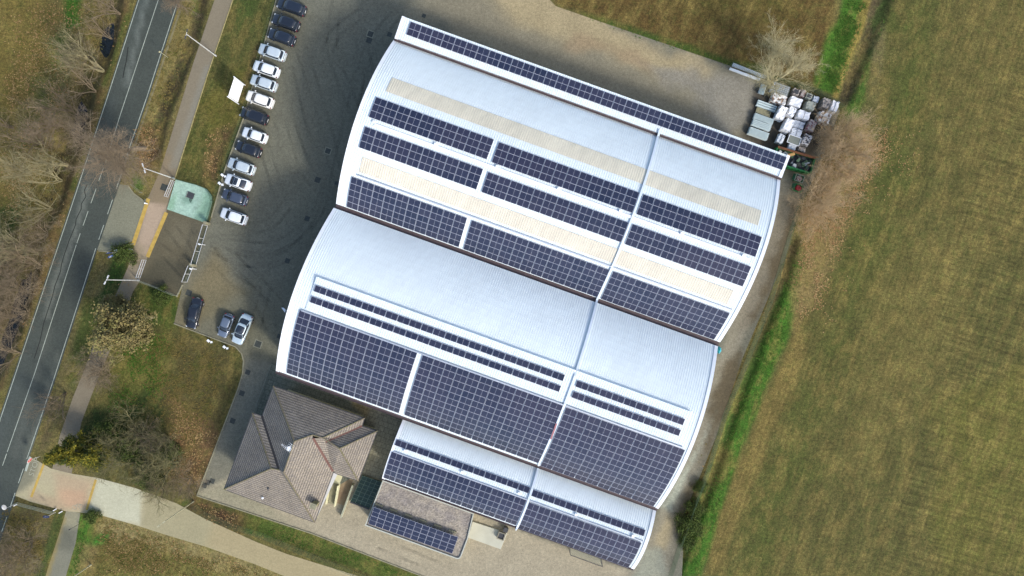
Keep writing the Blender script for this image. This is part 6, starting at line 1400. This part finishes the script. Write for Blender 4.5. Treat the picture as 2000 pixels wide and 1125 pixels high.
m = MB(); P = [Vector((p.x, p.y, .75)) for p in cs]; m.poly(P[::-1]); m.build('scrap_bed', cols_[0], sk)
q = W(1547, 301, 2.0); m = MB(); m.box((0, 0, 0), (1.0, .35, .12), .3); crumple(m, 3, .05); m.v = [(a+q.x, b_+q.y, c_+1.75) for a, b_, c_ in m.v]; m.build('broken_board', vmat('fresh_wood', C(206, 160, 104), .8, .2), sk)
for px, py, inner, lb in ((1562, 348, vmat('pinkish_bags', C(190, 178, 180), .6, .25, 4, c2=C(110, 60, 66)), 'green wheeled bin with whitish crumpled bags on top'), (1560, 367, vmat('red_bags', C(176, 50, 62), .6, .25, 4), 'green wheeled bin with bright red stuff on top')):
    q = W(px, py, 1.25); b = Vector((q.x, q.y, 0)); o = empty('waste_bin', b, TH, lb, 'bin'); m = MB(); A = [(-.62, -.5), (.62, -.5), (.62, .5), (-.62, .5)]
    for i in range(4):
        a, b_ = A[i], A[(i+1) % 4]; m.prism([(a[0]*.8, a[1]*.8, .18), (b_[0]*.8, b_[1]*.8, .18), (b_[0]*.74, b_[1]*.74, .18), (a[0]*.74, a[1]*.74, .18)], [(a[0], a[1], 1.2), (b_[0], b_[1], 1.2), (b_[0]*.93, b_[1]*.93, 1.2), (a[0]*.93, a[1]*.93, 1.2)])
    m.box((0, 0, 0), (.98, .8, .04), 0, z0=.16); m.build('bin_body', CG, o, local=True); m = MB(); m.bar((-.66, -.52, 1.2), (.66, -.52, 1.2), .08, .08); m.bar((-.66, .52, 1.2), (.66, .52, 1.2), .08, .08); m.bar((-.64, -.52, 1.2), (-.64, .52, 1.2), .08, .08); m.bar((.64, -.52, 1.2), (.64, .52, 1.2), .08, .08); m.build('bin_rim', FENG if py < 360 else CG, o, local=True)
    m = MB(); rr = random.Random(int(py)); m.lathe((0, 0, .85), [(.45, 0), (.5, .15), (.4, .32), (.2, .40), (.05, .42)], 12); crumple(m, 4, .05); m.build('contents', inner, o, local=True)
    for sx in (-1, 1):
        for sy in (-1, 1): m = MB(); m.tube([(sx*.42, sy*.36-.03, .09), (sx*.42, sy*.36+.03, .09)], .09, 10); m.build('wheel', TYRE, o, local=True)
    m = MB(); m.prism([(-.62, -.5, 1.2), (-.95, -.5, .75), (-.95, .5, .75), (-.62, .5, 1.2)], [(-.60, -.5, 1.23), (-.92, -.5, .80), (-.92, .5, .80), (-.60, .5, 1.23)]); m.build('open_lid', vmat('lid_green', C(30, 84, 62), .5, .1), o, local=True)
q = W(1406, 684, 1.0); m = MB(); m.lathe((0, 0, 0), [(.5, 0), (.55, .4), (.42, .8), (.15, 1.0), (.03, 1.02)], 11); crumple(m, 7, .07); m.v = [(a*.6+q.x, b_*1.1+q.y, c_+.02) for a, b_, c_ in m.v]
tag(m.build('tarpaulin', vmat('tarp_cyan', C(70, 190, 220), .6, .15, 3)), 'bright light blue tarpaulin bundle between the two big sheds at the right', 'tarpaulin')
